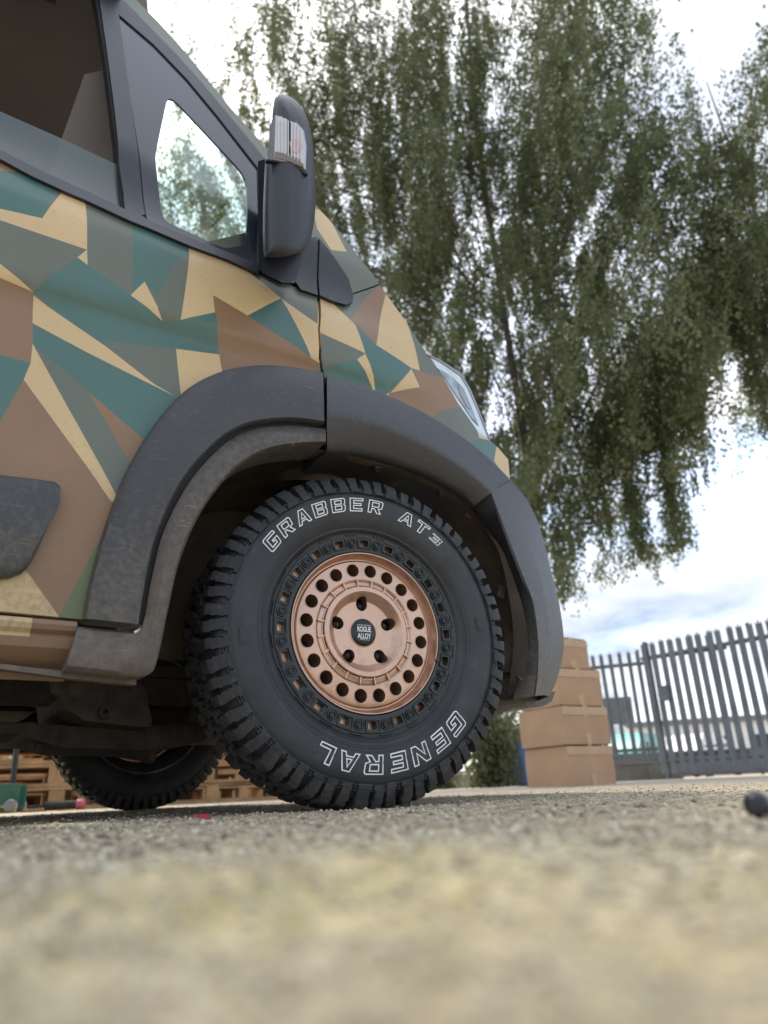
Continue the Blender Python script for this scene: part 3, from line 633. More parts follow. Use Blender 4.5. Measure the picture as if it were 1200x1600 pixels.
# glyphs
GL = {'G': (1, [[(.1, 0), (.9, 0), (.98, .1), (.98, .56), (.5, .56), (.5, .37), (.7, .37), (.7, .25), (.3, .25), (.3, .75), (.98, .75), (.98, .9), (.88, 1), (.1, 1), (0, .9), (0, .1)]]),
 'R': (1, [[(0, 0), (.29, 0), (.29, .3), (.42, .3), (.64, 0), (1.0, 0), (.76, .33), (.97, .42), (.97, .9), (.87, 1), (0, 1)], [(.29, .52), (.67, .52), (.67, .77), (.29, .77)]]),
 'A': (1, [[(-.02, 0), (.27, 0), (.35, .2), (.68, .2), (.75, 0), (1.05, 0), (.70, 1), (.33, 1)], [(.42, .40), (.61, .40), (.515, .70)]]),
 'B': (1, [[(0, 0), (.87, 0), (.98, .1), (.98, .43), (.90, .51), (.96, .58), (.96, .9), (.86, 1), (0, 1)], [(.29, .22), (.68, .22), (.68, .40), (.29, .40)], [(.29, .60), (.66, .60), (.66, .78), (.29, .78)]]),
 'E': (.93, [[(0, 0), (.9, 0), (.9, .24), (.29, .24), (.29, .39), (.8, .39), (.8, .61), (.29, .61), (.29, .76), (.9, .76), (.9, 1), (0, 1)]]),
 'T': (.95, [[(.33, 0), (.62, 0), (.62, .74), (.95, .74), (.95, 1), (0, 1), (0, .74), (.33, .74)]]),
 'N': (1, [[(0, 0), (.28, 0), (.28, .56), (.66, 0), (.97, 0), (.97, 1), (.69, 1), (.69, .44), (.31, 1), (0, 1)]]),
 'L': (.88, [[(0, 0), (.86, 0), (.86, .26), (.29, .26), (.29, 1), (0, 1)]]),
 '3': (1, [[(0, 0), (.87, 0), (.97, .1), (.97, .42), (.89, .5), (.97, .58), (.97, .9), (.87, 1), (0, 1), (0, .78), (.67, .78), (.67, .61), (.2, .61), (.2, .40), (.67, .40), (.67, .23), (0, .23)]])}
def glyph(ch, ang, r0, h, w, parent, lw=.072, shear=.16):
    V = []; F_ = []
    for li, lp in enumerate(GL[ch][1]):
        P = np.array(lp, float)*np.array([w, h]); n = len(P); lwm = lw*h
        area = sum(P[i][0]*P[(i+1) % n][1]-P[(i+1) % n][0]*P[i][1] for i in range(n))
        s = 1 if area > 0 else -1
        if li: s = -s
        Q = []
        for i in range(n):
            e1 = P[i]-P[i-1]; e2 = P[(i+1) % n]-P[i]; e1 /= np.linalg.norm(e1); e2 /= np.linalg.norm(e2)
            n1_ = np.array([-e1[1], e1[0]])*s; n2_ = np.array([-e2[1], e2[0]])*s; mm = n1_+n2_; mm /= max(.35, np.linalg.norm(mm)**2/2)
            Q.append(P[i]+mm*lwm)
        k = len(V)
        for q in list(P)+Q:
            x = q[0]+shear*q[1]-w*.5-shear*h*.5; r = r0+q[1]; a_ = ang+x/(r0+h*.5)
            V.append((r*math.sin(a_), side_y(r)-.0014, r*math.cos(a_)))
        for i in range(n): F_.append((k+i, k+(i+1) % n, k+n+(i+1) % n, k+n+i))
    k = len(V); V += [(x, y+.0018, z) for x, y, z in V]
    F_ += [tuple(j+k for j in f[::-1]) for f in F_[:]]
    o = mk('sidewall_letter', V, F_, WHITEL, parent, None, None, True); return o
def spin(me_v, me_f, name, mats, parent, angle=30): return mk(name, me_v, me_f, mats, parent, None, angle, True)
def circ2(r, n, cx=0, cz=0): return [(cx+r*math.sin(2*PI*i/n), cz+r*math.cos(2*PI*i/n)) for i in range(n)]

def face_plate(name, r_in, r_out, prof, holes, mats, parent, sp=.006, depth=.012, rings=(), inner_hole=True):
    hs = ([circ2(r_in, 64)] if inner_hole else [])+holes
    V2, F2, _ = cdt(circ2(r_out, 160), hs, (), sp*10, lines=[circ2(r, 120) for r in rings])
    rr = np.hypot(V2[:, 0], V2[:, 1]); y = np.interp(rr, [p[0] for p in prof], [p[1] for p in prof])
    V = [(p[0], yy, p[1]) for p, yy in zip(V2, y)]
    F_ = []
    for f in F2:
        a_, b_, c = V2[f[0]], V2[f[1]], V2[f[2]]
        F_.append(tuple(f) if (b_[0]-a_[0])*(c[1]-a_[1])-(b_[1]-a_[1])*(c[0]-a_[0]) > 0 else tuple(f[::-1]))
    be = boundary(F_); mp_ = {}
    for a_, b_ in be:
        for q in (a_, b_):
            if q not in mp_: mp_[q] = len(V); p = V[q]; V.append((p[0], p[1]+depth, p[2]))
    for a_, b_ in be: F_.append((b_, a_, mp_[a_], mp_[b_]))
    return mk(name, V, F_, mats, parent, None, 24, True)

def build_wheel(full=True):
    w = bpy.data.objects.new('wheel', None); w.empty_display_size = .1; col.objects.link(w); w.parent = van
    t = MB().lathe(tyre_prof, 192)
    if full:
        # zigzag ledge and ladder bars between the lugs, raised rings on the sidewall
        for rr_, ww, hh in ((.2545, .0012, .0010), (.3190, .0008, .0007), (.2500, .0007, .0007), (.2625, .0006, .0006)):
            t.lathe([(rr_-ww, side_y(rr_-ww)+.001), (rr_-ww*.6, side_y(rr_)-hh), (rr_+ww*.6, side_y(rr_)-hh), (rr_+ww, side_y(rr_+ww)+.001)], 192)
        for i in range(220):
            t.box(-.0004, .0004, side_y(.2585)-.0006, side_y(.2585)+.002, .2570, .2600, RY(2*PI*i/220))
        for i in range(NL):
            M0 = RY(2*PI*(i+.5)/NL)
            for r0, r1 in ((.3265, .3285), (.3320, .3338), (.3375, .3393)):
                t.box(-.012, .012, side_y((r0+r1)/2)-.0042, -.09, r0, r1, M0)
            t.box(-.0012, .0012, side_y(.333)-.0038, -.09, .3265, .341, M0)
            t.box(-.0060, -.0040, side_y(.333)-.0024, -.09, .3290, .339, M0)
    tyre = t.build('tyre', RUBBER, w, 30, True)
    pit = [(.86, 1.0, 1.15, 1.0, .9, 1.1)[i % 6] for i in range(NL)]; cum = np.cumsum([0]+pit); cum = cum/cum[-1]*2*PI
    if full:
        for i in range(NL):
            for s in (-1, 1):
                o = bpy.data.objects.new('tread_block', lugs[(i % 2, s)]); col.objects.link(o); o.parent = w
                o.matrix_local = RY(float(cum[i])+(0 if s < 0 else PI/NL)) @ Matrix.Diagonal((pit[i]*1.12, 1+.010*((i*7) % 3), 1+.0025*((i*5) % 3), 1))
        for j, (yy, nn_) in enumerate(((-.036, 48), (0, 48), (.036, 48))):
            for i in range(nn_):
                o = bpy.data.objects.new('tread_block', cb[(i+j) % 2]); col.objects.link(o); o.parent = w
                o.matrix_local = RY(2*PI*(i+.33*j)/nn_) @ Matrix.Translation((0, yy, 0))
    else:
        t = MB()
        for i in range(NL):
            for s in (-1, 1):
                me = lugs[(i % 2, s)]; M0 = RY(2*PI*(i+(0 if s < 0 else .5))/NL)
                t.add([M0 @ v.co for v in me.vertices], [tuple(p.vertices) for p in me.polygons])
        for j, yy in enumerate((-.036, 0, .036)):
            for i in range(48):
                me = cb[(i+j) % 2]; M0 = RY(2*PI*(i+.33*j)/48) @ Matrix.Translation((0, yy, 0))
                t.add([M0 @ v.co for v in me.vertices], [tuple(p.vertices) for p in me.polygons])
        tag(t.build('tread', TREADM, w, None, True), kind='stuff')
    # lettering
    d2 = PI/180
    txt = 'GRABBER'
    for i, ch in enumerate(txt): glyph(ch, (-53.2+i*9.5)*d2, .279, .034, .0385, w)
    glyph('A', 20.5*d2, .280, .033, .0385, w); glyph('T', 29.5*d2, .280, .033, .038, w); glyph('3', 38.3*d2, .285, .021, .032, w, lw=.08)
    for i, ch in enumerate('GENERAL'): glyph(ch, (135.5+i*11.5)*d2, .268, .040, .0455, w, lw=.066)
    # badges
    for ang in (-96, 84):
        for sc, oo in ((1, .0016), (.78, .0026)):
            M0 = RY(ang*d2); b_ = MB(); hx, hz_ = .012*sc, .017*sc
            pts = [(-hz_, -hx), (hz_, -hx), (hz_*1.15, 0), (hz_, hx), (-hz_, hx), (-hz_*1.15, 0)]
            v = [M0 @ Vector((a_, side_y(.294+c)-oo, .294+c)) for a_, c in pts]+[M0 @ Vector((a_, side_y(.294+c)+.002, .294+c)) for a_, c in pts]
            b_.add(v, [(0, 1, 2, 3, 4, 5)]+[(i, (i+1) % 6, (i+1) % 6+6, i+6) for i in range(6)]); b_.build('sidewall_badge', RUBBER, w, None, True)
    # rim
    slots = []
    for i in range(20):
        a0 = 2*PI*i/20-.015; pts = []
        for (r, da) in ((.199, -.046), (.199, .046), (.2135, .052), (.2155, .042), (.2155, -.042), (.2135, -.052)):
            pts.append((r*math.sin(a0+da), r*math.cos(a0+da)))
        slots.append(fillet(pts, 2, .18))
    rp_ = [(.178, -.084), (.184, -.088), (.187, -.0925), (.220, -.0955), (.2235, -.0955), (.225, -.0925), (.229, -.0925), (.2325, -.0945)]
    face_plate('lock_ring', .1845, .2325, rp_, slots, RINGB, w, .004, .014, rings=(.187, .1935, .2205, .2235, .225, .229))
    # bevelled frame round each window
    sv = MB()
    for i in range(20):
        a0 = 2*PI*i/20-.015
        for (r0, r1, da0, da1) in ((.1945, .1965, -.072, .072), (.2195, .2212, -.080, .080)):
            M0 = RY(a0); sv.box(-r0*math.tan(da1), r0*math.tan(da1), -.0975, -.09, r0, r1, M0)
        for sgn in (-1, 1):
            M0 = RY(a0+sgn*.079); sv.box(-.0009, .0009, -.0975, -.09, .1955, .2205, M0)
        M0 = RY(2*PI*(i+.5)/20); sv.box(-.015, .015, -.0955, -.088, .2258, .2282, M0)
    sv.build('ring_frames', RINGB, w, None, True)
    MB().lathe([(.2325, -.0945), (.235, -.097), (.2365, -.094), (.2365, -.085), (.228, -.075), (.224, -.0745), (.1935, -.0765), (.1930, -.05), (.2035, -.03), (.200, .03), (.205, .07), (.222, .09), (.236, .10), (.236, .105), (.231, .107), (.215, .09), (.196, .068), (.190, .03), (.1925, -.03), (.1915, -.07), (.1915, -.0765)], 128).build('rim_barrel', BRONZE if full else DARKM, w, 35, True)
    MB().lathe([(.1845, -.0925), (.1835, -.0945), (.1815, -.0945), (.1785, -.089), (.175, -.078), (.1725, -.0735), (.1705, -.0735), (.1690, -.0755)], 160).build('rim_lip', BRONZE, w, 20, True)
    b0 = None
    for i in range(20):
        if b0 is None:
            b0 = MB().lathe([(.0, -.0985), (.0035, -.0985), (.0042, -.0970), (.0050, -.0970), (.0056, -.1010), (.0076, -.1012), (.0082, -.1000), (.0084, -.0965), (.0108, -.0965), (.0112, -.0985), (.0122, -.0985), (.0126, -.0945)], 20, Matrix.Translation((0, 0, .2072))).build('ring_bolt', RINGB, w, 40, True); o = b0
        else:
            o = inst(b0, w); 
        o.matrix_local = RY(2*PI*(i+.5)/20-.015)
    # centre face
    hl_ = [circ2(.0152, 28, .1445*math.sin(2*PI*(i+.5)/20-.04), .1445*math.cos(2*PI*(i+.5)/20-.04)) for i in range(20)]
    lug_h = []
    for i in range(5):
        a0 = 2*PI*i/5-.03; c0 = np.array([math.sin(a0), math.cos(a0)]); t0 = np.array([c0[1], -c0[0]]); pts = []
        for k in range(24):
            ph = 2*PI*k/24; pts.append(tuple(c0*(.0655+.0150*math.cos(ph)+(.003 if math.cos(ph) > 0 else 0))+t0*.0142*math.sin(ph)))
        lug_h.append(pts)
    fp = [(0, -.067), (.060, -.067), (.0735, -.068), (.0765, -.070), (.0905, -.0875), (.0925, -.0888), (.1020, -.0888), (.1035, -.0878), (.1052, -.0805), (.1165, -.0775), (.1190, -.0800), (.1225, -.0815), (.160, -.0800), (.1660, -.0785), (.1690, -.0740)]
    face_plate('wheel_face', .0, .1690, fp, hl_+lug_h, BRONZE, w, .004, .030, rings=[p[0] for p in fp[2:-1]], inner_hole=False)
    rb = MB()
    for i in range(20): rb.box(-.0016, .0016, -.0852, -.070, .1030, .1195, RY(2*PI*(i+.5)/20))
    for i in range(20):
        M0 = RY(2*PI*i/20); rb.box(-.0125, .0125, -.0838, -.074, .1068, .1082, M0)
    rb.build('face_ribs', BRONZE, w, None, True)
    o0 = None
    for i in range(20):
        M0 = RY(2*PI*(i+.5)/20-.04)
        if o0 is None: o0 = MB().lathe([(.0156, -.0812), (.0162, -.0817), (.0152, -.0815), (.0150, -.060), (.0140, -.03)], 28, Matrix.Translation((0, 0, .1445))).build('face_hole_sleeve', BRONZE, w, 40, True); o = o0
        else: o = inst(o0, w)
        o.matrix_local = M0
    MB().lathe([(.0, -.022), (.07, -.022), (.07, -.03), (.085, -.03), (.155, -.026), (.155, .0), (0, .0)], 64).build('brake_disc', DARKM, w, 30, True)
    n0 = None
    for i in range(5):
        M0 = RY(2*PI*i/5-.03)
        if n0 is None: n0 = MB().lathe([(0, -.060), (.004, -.060), (.005, -.057), (.0065, -.0565), (.0092, -.054), (.0094, -.03), (.0105, -.028)], 6, Matrix.Translation((0, 0, .063))).build('wheel_nut', DARKM, w, 40, True); o = n0
        else: o = inst(n0, w)
        o.matrix_local = M0
    MB().lathe([(.034, -.0668), (.0335, -.0685), (.0318, -.0690), (.0310, -.0680)], 64).build('cap_rim', BRONZE, w, 40, True)
    MB().lathe([(0.0001, -.0725), (.020, -.0722), (.029, -.0712), (.0312, -.0690), (.0312, -.066)], 64).build('centre_cap', CAPB, w, 40, True)
    for s, zz, wd in (('ROGUE', .0010, .034), ('ALLOY', -.0145, .034)):
        cu = bpy.data.curves.new('t', 'FONT'); cu.body = s; cu.size = .0155; cu.offset = .0004; cu.extrude = .0002; cu.align_x = 'CENTER'
        to = bpy.data.objects.new('t', cu); col.objects.link(to); bpy.context.view_layer.update()
        me = bpy.data.meshes.new_from_object(to.evaluated_get(bpy.context.evaluated_depsgraph_get())); bpy.data.objects.remove(to)
        xs = [v.co.x for v in me.vertices]; k = wd/(max(xs)-min(xs))
        for v in me.vertices: x, y, z = v.co; v.co = (x*k, -.0735-z, y*1.08+zz)
        me.materials.clear(); me.materials.append(WHITEL); o = bpy.data.objects.new('cap_lettering', me); col.objects.link(o); o.parent = w
    MB().box(-.017, .017, -.0738, -.072, .0158, .0166).box(-.011, .013, -.0738, -.072, -.0178, -.0171).build('cap_line', WHITEL, w, None, True)
    M0 = RY(109*d2)
    MB().tube([M0 @ Vector((0, -.075, .188)), M0 @ Vector((0, -.100, .186))], [.0035, .0045], 10).build('valve_stem', BLACKP, w, 40, True)
    if not full: MB().lathe([(.231, .1065), (.2345, .109), (.2365, .107), (.2340, .1045)], 96).build('rim_edge', STEELG, w, 40, True)
    return w
w1 = build_wheel(True)
w1.matrix_local = Matrix.Translation(Vector((0, .12, RAD))-wloc(van)) @ Matrix.Rotation(ST, 4, 'Z')
w2 = build_wheel(False)
w2.matrix_local = Matrix.Translation(Vector((0, 1.88, RAD))-wloc(van)) @ Matrix.Rotation(ST+PI, 4, 'Z')
for (y, rz) in ((.12, 0), (1.9, PI)):
    w3 = w2.copy(); col.objects.link(w3)
    for ch in list(w2.children):
        c = ch.copy(); col.objects.link(c); c.parent = w3
    w3.matrix_local = Matrix.Translation(Vector((-3.3, y, RAD))-wloc(van)) @ Matrix.Rotation(rz, 4, 'Z')
# ================================================================== GROUND
def gmat(name, near):
    m = bpy.data.materials.new(name); m.use_nodes = True; t = m.node_tree; b = t.nodes['Principled BSDF']; nn = t.nodes.new; l = t.links.new
    geo = nn('ShaderNodeNewGeometry')
    def noise(sc, det=4, rough=.55):
        n = nn('ShaderNodeTexNoise'); n.inputs['Scale'].default_value = sc; n.inputs['Detail'].default_value = det; n.inputs['Roughness'].default_value = rough; l(geo.outputs['Position'], n.inputs['Vector']); return n
    def ramp(src, stops):
        r = nn('ShaderNodeValToRGB'); e = r.color_ramp.elements
        while len(e) < len(stops): e.new(.5)
        for i, (p, c) in enumerate(stops): e[i].position = p; e[i].color = (*c, 1)
        l(src, r.inputs[0]); return r.outputs[0]
    def mixc(f, a_, b_, kind='MIX'):
        x = nn('ShaderNodeMix'); x.data_type = 'RGBA'; x.blend_type = kind
        for s, i in ((f, 0), (a_, 6), (b_, 7)):
            if hasattr(s, 'links'): l(s, x.inputs[i])
            elif i == 0: x.inputs[0].default_value = s
            else: x.inputs[i].default_value = (*s, 1)
        return x.outputs[2]
    vo = nn('ShaderNodeTexVoronoi'); vo.inputs['Scale'].default_value = 95 if near else 60; l(geo.outputs['Position'], vo.inputs['Vector'])
    sp = nn('ShaderNodeSeparateColor'); l(vo.outputs['Color'], sp.inputs[0])
    stones = ramp(sp.outputs[0], [(0, (.19, .155, .105)), (.3, (.32, .265, .185)), (.6, (.46, .385, .27)), (.85, (.60, .505, .36)), (1, (.74, .66, .50))])
    base = mixc(ramp(noise(5, 6).outputs[0], [(.35, (0,)*3), (.65, (1,)*3)]), (.38, .32, .235), (.58, .49, .36))
    c = mixc(.72, base, stones)
    if near:
        vd = nn('ShaderNodeTexVoronoi'); vd.inputs['Scale'].default_value = 7; l(geo.outputs['Position'], vd.inputs['Vector'])
        sub = nn('ShaderNodeVectorMath'); sub.operation = 'DISTANCE'; l(geo.outputs['Position'], sub.inputs[0]); sub.inputs[1].default_value = PATCH
        msk = nn('ShaderNodeMapRange'); msk.inputs[1].default_value = .34; msk.inputs[2].default_value = .06; l(sub.outputs['Value'], msk.inputs[0])
        nz = ramp(noise(16, 7, .65).outputs[0], [(.36, (0,)*3), (.58, (1,)*3)])
        mm = nn('ShaderNodeMath'); mm.operation = 'MULTIPLY'; l(msk.outputs[0], mm.inputs[0]); l(nz, mm.inputs[1])
        yel = mixc(.5, (.62, .53, .25), stones)
        c = mixc(mm.outputs[0], c, yel)
    else:
        c = mixc(ramp(noise(.35, 5).outputs[0], [(.4, (0,)*3), (.6, (.5,)*3)]), mixc(.35, (.42, .39, .33), c), (.30, .27, .22))
    gmx = mixc(1.0, c, (1.0, .96, .90) if not near else (1.0, .975, .92), 'MULTIPLY'); l(gmx, b.inputs['Base Color']); b.inputs['Roughness'].default_value = .92
    bp = nn('ShaderNodeBump'); bp.inputs['Distance'].default_value = .0025 if near else .002; l(noise(180 if near else 90, 6, .7).outputs[0], bp.inputs['Height'])
    l(bp.outputs[0], b.inputs['Normal']); return m
_pc = CAM+np.array([math.sin(YAW), math.cos(YAW), 0])*.27
PATCH = (float(_pc[0])-.01, float(_pc[1]), 0.)
GN = gmat('worn_asphalt', True); GF = gmat('pale_concrete', False)
def vn(x, y, s, seed):
    r = np.random.default_rng(seed); tb = r.random((256, 256)); X = x/s; Y = y/s; ix = np.floor(X).astype(int); iy = np.floor(Y).astype(int); fx = X-ix; fy = Y-iy
    fx = fx*fx*(3-2*fx); fy = fy*fy*(3-2*fy); g = lambda a_, b_: tb[a_ % 256, b_ % 256]
    return (g(ix, iy)*(1-fx)+g(ix+1, iy)*fx)*(1-fy)+(g(ix, iy+1)*(1-fx)+g(ix+1, iy+1)*fx)*fy-.5
def fastmesh(name, V, Q, mats, idx=None, parent=None, smooth=True, cols=None):
    me = bpy.data.meshes.new(name); V = np.asarray(V, np.float32); Q = np.asarray(Q, np.int32)
    me.vertices.add(len(V)); me.vertices.foreach_set('co', V.ravel()); k = Q.shape[1]
    me.loops.add(Q.size); me.loops.foreach_set('vertex_index', Q.ravel()); me.polygons.add(len(Q)); me.polygons.foreach_set('loop_start', np.arange(0, Q.size, k, dtype=np.int32))
    me.polygons.foreach_set('use_smooth', np.full(len(Q), smooth))
    for mm in (mats if isinstance(mats, (list, tuple)) else [mats]): me.materials.append(mm)
    if idx is not None: me.polygons.foreach_set('material_index', np.asarray(idx, np.int32))
    me.update(calc_edges=True); me.validate()
    o = bpy.data.objects.new(name, me); col.objects.link(o)
    if parent: o.parent = parent; o.location = -wloc(parent)
    return o
def ground_h(x, y):
    d = np.hypot(x-CAM[0], y-CAM[1])
    az = np.arctan2(x-CAM[0], y-CAM[1])-YAW
    h = .0022*vn(x, y, .006, 1)+.0026*vn(x, y, .013, 2)+.003*vn(x, y, .045, 3)+.002*vn(x, y, .15, 4)
    h = h*sstep(.03, .2, d)+.0005
    ridge = .0125*np.exp(-((d-.30)/.075)**2)*sstep(-.62, -.30, az)*(1-sstep(.12, .34, az))
    h = h+ridge*(.75+.6*vn(x, y, .03, 5))
    wz = np.exp(-(((x-.0)/.13)**2+((y-.12)/.17)**2)); h = h*(1-wz)-.002*wz
    return np.maximum(h, -.0034)
nr, na = 620, 840
rr = .028*np.exp(np.linspace(0, math.log(5.2/.028), nr)); aa = YAW+np.linspace(R_(-78), R_(78), na)
RR, AA = np.meshgrid(rr, aa, indexing='ij'); X = CAM[0]+RR*np.sin(AA); Y = CAM[1]+RR*np.cos(AA)
ed_ = np.clip((5.2-RR)/.6, 0, 1)*np.clip((R_(78)-abs(AA-YAW))/.08, 0, 1); Z = ground_h(X, Y)*ed_-.009*(1-ed_); ii = np.arange(nr*na).reshape(nr, na)
Q = np.stack([ii[:-1, :-1], ii[:-1, 1:], ii[1:, 1:], ii[1:, :-1]], -1).reshape(-1, 4)[:, ::-1]
tag(fastmesh('asphalt_surface', np.stack([X, Y, Z], -1).reshape(-1, 3), Q, GN), kind='structure')
g = MB(); k_ = 64
for r in (0, 30, 300, 3000):
    for j in range(k_): g.v.append((r*math.sin(2*PI*j/k_), r*math.cos(2*PI*j/k_), -.006))
for i in range(3):
    for j in range(k_): g.f.append((i*k_+(j+1) % k_, (i+1)*k_+(j+1) % k_, (i+1)*k_+j, i*k_+j))
tag(g.build('ground', GF, None, None), kind='structure')
# loose grit
npb = 16000
d = .09*np.exp(rng.random(npb)*math.log(3.6/.09)); az = YAW+(rng.random(npb)-.5)*R_(76)
px_ = CAM[0]+d*np.sin(az); py_ = CAM[1]+d*np.cos(az)
sz = (.0010+.0026*rng.random(npb)**3)*np.clip(d/.35, .55, 1.5); base = np.array([(1, 0, 0), (0, 1, 0), (-1, 0, 0), (0, -1, 0), (0, 0, .75), (0, 0, -.6)])
ft = np.array([(0, 1, 4), (1, 2, 4), (2, 3, 4), (3, 0, 4), (1, 0, 5), (2, 1, 5), (3, 2, 5), (0, 3, 5)])
jit = 1+.5*(rng.random((npb, 6, 3))-.5); th = rng.random(npb)*6.28
B_v = base[None]*jit*sz[:, None, None]; cx_, sn_ = np.cos(th)[:, None], np.sin(th)[:, None]
vx = B_v[..., 0]*cx_-B_v[..., 1]*sn_+px_[:, None]; vy = B_v[..., 0]*sn_+B_v[..., 1]*cx_+py_[:, None]; vz = B_v[..., 2]+(ground_h(px_, py_)+sz*.2)[:, None]
GR = [mat('grit_cream', (.62, .56, .42), rough=.85), mat('grit_grey', (.46, .385, .28), rough=.85), mat('grit_dark', (.20, .165, .12), rough=.85)]
Qf = (ft[None]+6*np.arange(npb)[:, None, None]).reshape(-1, 3)
tag(fastmesh('grit', np.stack([vx, vy, vz], -1).reshape(-1, 3), Qf, GR, np.repeat(rng.choice(3, npb, p=[.3, .55, .15]), 8)), 'loose grit and small stones scattered over the asphalt', kind='stuff')

# ================================================================== TREES
def leafmat(name, c1, c2):
    m = bpy.data.materials.new(name); m.use_nodes = True; t = m.node_tree; b = t.nodes['Principled BSDF']; nn = t.nodes.new; l = t.links.new
    geo = nn('ShaderNodeNewGeometry'); n = nn('ShaderNodeTexNoise'); n.inputs['Scale'].default_value = .8; n.inputs['Detail'].default_value = 5; l(geo.outputs['Position'], n.inputs['Vector'])
    r = nn('ShaderNodeValToRGB'); r.color_ramp.elements[0].position = .38; r.color_ramp.elements[1].position = .62; r.color_ramp.elements[0].color = (*c1, 1); r.color_ramp.elements[1].color = (*c2, 1)
    l(n.outputs[0], r.inputs[0]); l(r.outputs[0], b.inputs['Base Color']); b.inputs['Roughness'].default_value = .55; b.inputs['Specular IOR Level'].default_value = .3
    tr = nn('ShaderNodeBsdfTranslucent'); ms = nn('ShaderNodeMixShader'); ms.inputs[0].default_value = .6; l(r.outputs[0], tr.inputs[0])
    o = t.nodes['Material Output']; l(b.outputs[0], ms.inputs[1]); l(tr.outputs[0], ms.inputs[2]); l(ms.outputs[0], o.inputs[0]); return m
LEAF = [leafmat('birch_leaf', (.135, .165, .085), (.18, .20, .11)), leafmat('birch_leaf_dark', (.10, .135, .07), (.135, .165, .08)), leafmat('birch_leaf_olive', (.18, .18, .085), (.22, .21, .10))]
rt2 = np.array([math.cos(YAW+.15), -math.sin(YAW+.15), 0]); fw2 = np.array([math.sin(YAW+.15), math.cos(YAW+.15), 0])
def leaves(name, C, size, parent, mats=LEAF, probs=(.45, .35, .20), vertical=.75):
    n_ = len(C); a_ = rng.normal(size=(n_, 3)); a_[:, 2] = -abs(a_[:, 2])*1.6-vertical; a_ /= np.linalg.norm(a_, axis=1)[:, None]
    b_ = np.cross(a_, rng.normal(size=(n_, 3))); b_ /= np.linalg.norm(b_, axis=1)[:, None]
    s = (size*(.6+.8*rng.random(n_)))[:, None]
    P = np.stack([C-a_*s*.5, C+b_*s*.36, C+a_*s*.6, C-b_*s*.36], 1).reshape(-1, 3)
    return P, np.arange(4*n_).reshape(-1, 4)
def birch(label, D, base_px, prof_px, top_px, uv_rng, nb, dens, group=None, seed=5, size=.068, lean=0., name='birch_tree', GATE=.03, thin=1.):
    r = np.random.default_rng(seed)
    Bp = at_dist(base_px, 1215, D); Bp[2] = .0
    T = thing(name, label, 'tree', tuple(Bp), group)
    def uz(u_, v_): P = at_dist(u_, v_, D); q = P-Bp; return q@rt2, P[2]
    lo = np.array([uz(*p) for p in prof_px]); lo = lo[np.argsort(lo[:, 0])]; hi = np.array([uz(*p) for p in top_px])
    u0, u1 = uz(uv_rng[0], 600)[0], uz(uv_rng[1], 600)[0]
    C = []; tips = []; Hmax = hi[:, 1].max()
    tries = 0
    while len(tips) < nb and tries < nb*30:
        tries += 1
        u = r.uniform(u0, u1); w = r.normal()*2.0
        zl = np.interp(u, lo[:, 0], lo[:, 1]); zh = min(np.interp(u, hi[:, 0], hi[:, 1]), 22)
        if zh-zl < .6: continue
        z = zl+.5+r.random()*(zh-zl-.5)
        g3 = math.sin(u*1.9+seed+w*.7)*math.sin(z*1.05+u*.5+seed*2)+.5*math.sin(u*4.3+z*1.7)
        if g3 < -.75+dens: continue
        tips.append((u, w, z, zl))
    segs = MB()
    for (u, w, z, zl) in tips:
        P0 = Bp+rt2*u+fw2*w+np.array([0, 0, z])
        ns = r.integers(9, 16)
        for _ in range(ns):
            a_ = P0+np.append(r.normal(size=2)*.34, r.normal()*.25)
            Ln = min(r.gamma(4, .36), max(.4, a_[2]-zl)*1.02)
            nl = int(Ln*34)+2; s = np.sort(r.random(nl))
            sw = r.normal(size=2)*.14; p = a_[None]+np.stack([sw[0]*s**1.5, sw[1]*s**1.5, -s*Ln], 1)
            p = p+r.normal(size=(nl, 3))*np.array([.055, .055, .04])
            C.append(p)
        if r.random() < .15 and z > zl+1.5:
            Q0 = Bp+rt2*u*.45+fw2*w*.4+np.array([0, 0, max(z-1.5, z*.72)]); mid = (P0+Q0)/2+np.array([0, 0, .35])
            segs.tube([Q0, mid, P0], [.020, .014, .005], 4, False)
    # long thin hanging tassels along the lower edge of the crown
    TS = []
    for (bu, bz) in lo:
        for _ in range(16):
            Ln = r.uniform(1.6, 3.4); nl = int(Ln*60); s = r.random(nl); w = r.normal()*.5; du = r.normal()*.08
            p = (Bp+rt2*(bu+du)+fw2*w+np.array([0, 0, bz+abs(r.normal())*.25]))[None]+np.stack([rt2[0]*.1*s, rt2[1]*.1*s, s*Ln], 1)
            TS.append(p+r.normal(size=(nl, 3))*np.array([.05, .05, .03])*(.5+s[:, None]*1.6))
    C = np.concatenate(C)
    q = C-Bp; uu = q@rt2; ww = q@fw2; zz = C[:, 2]
    a_ = uu+.10*ww; b_ = zz-.16*ww
    gate = 1.0*vn(a_+.25*np.sin(zz*1.3), b_*.7, .50, seed+1)+.75*vn(a_, b_*.6, .23, seed+2)+.22*vn(a_+9, b_*.5, 1.4, seed+3)+.5*vn(uu*1.3+ww, zz*.6, .5, seed+4)
    lowf = np.clip((zz-np.interp(uu, lo[:, 0], lo[:, 1]))/2.5, 0, 1); hz_ = np.interp(uu, hi[:, 0], hi[:, 1])
    keep = (gate > GATE+.10*(1-lowf)) & (zz < hz_+.4*r.normal(size=len(zz)))
    TS = np.concatenate(TS); C = np.concatenate([C[keep], TS[r.random(len(TS)) < .8]])
    V, Qd = leaves('crown', C, size, T)
    o = fastmesh('crown', V, Qd, LEAF, r.choice(3, len(C), p=[.45, .35, .20]), T, smooth=False)
    tk = MB(); nz_ = 10; hh = Hmax*.95
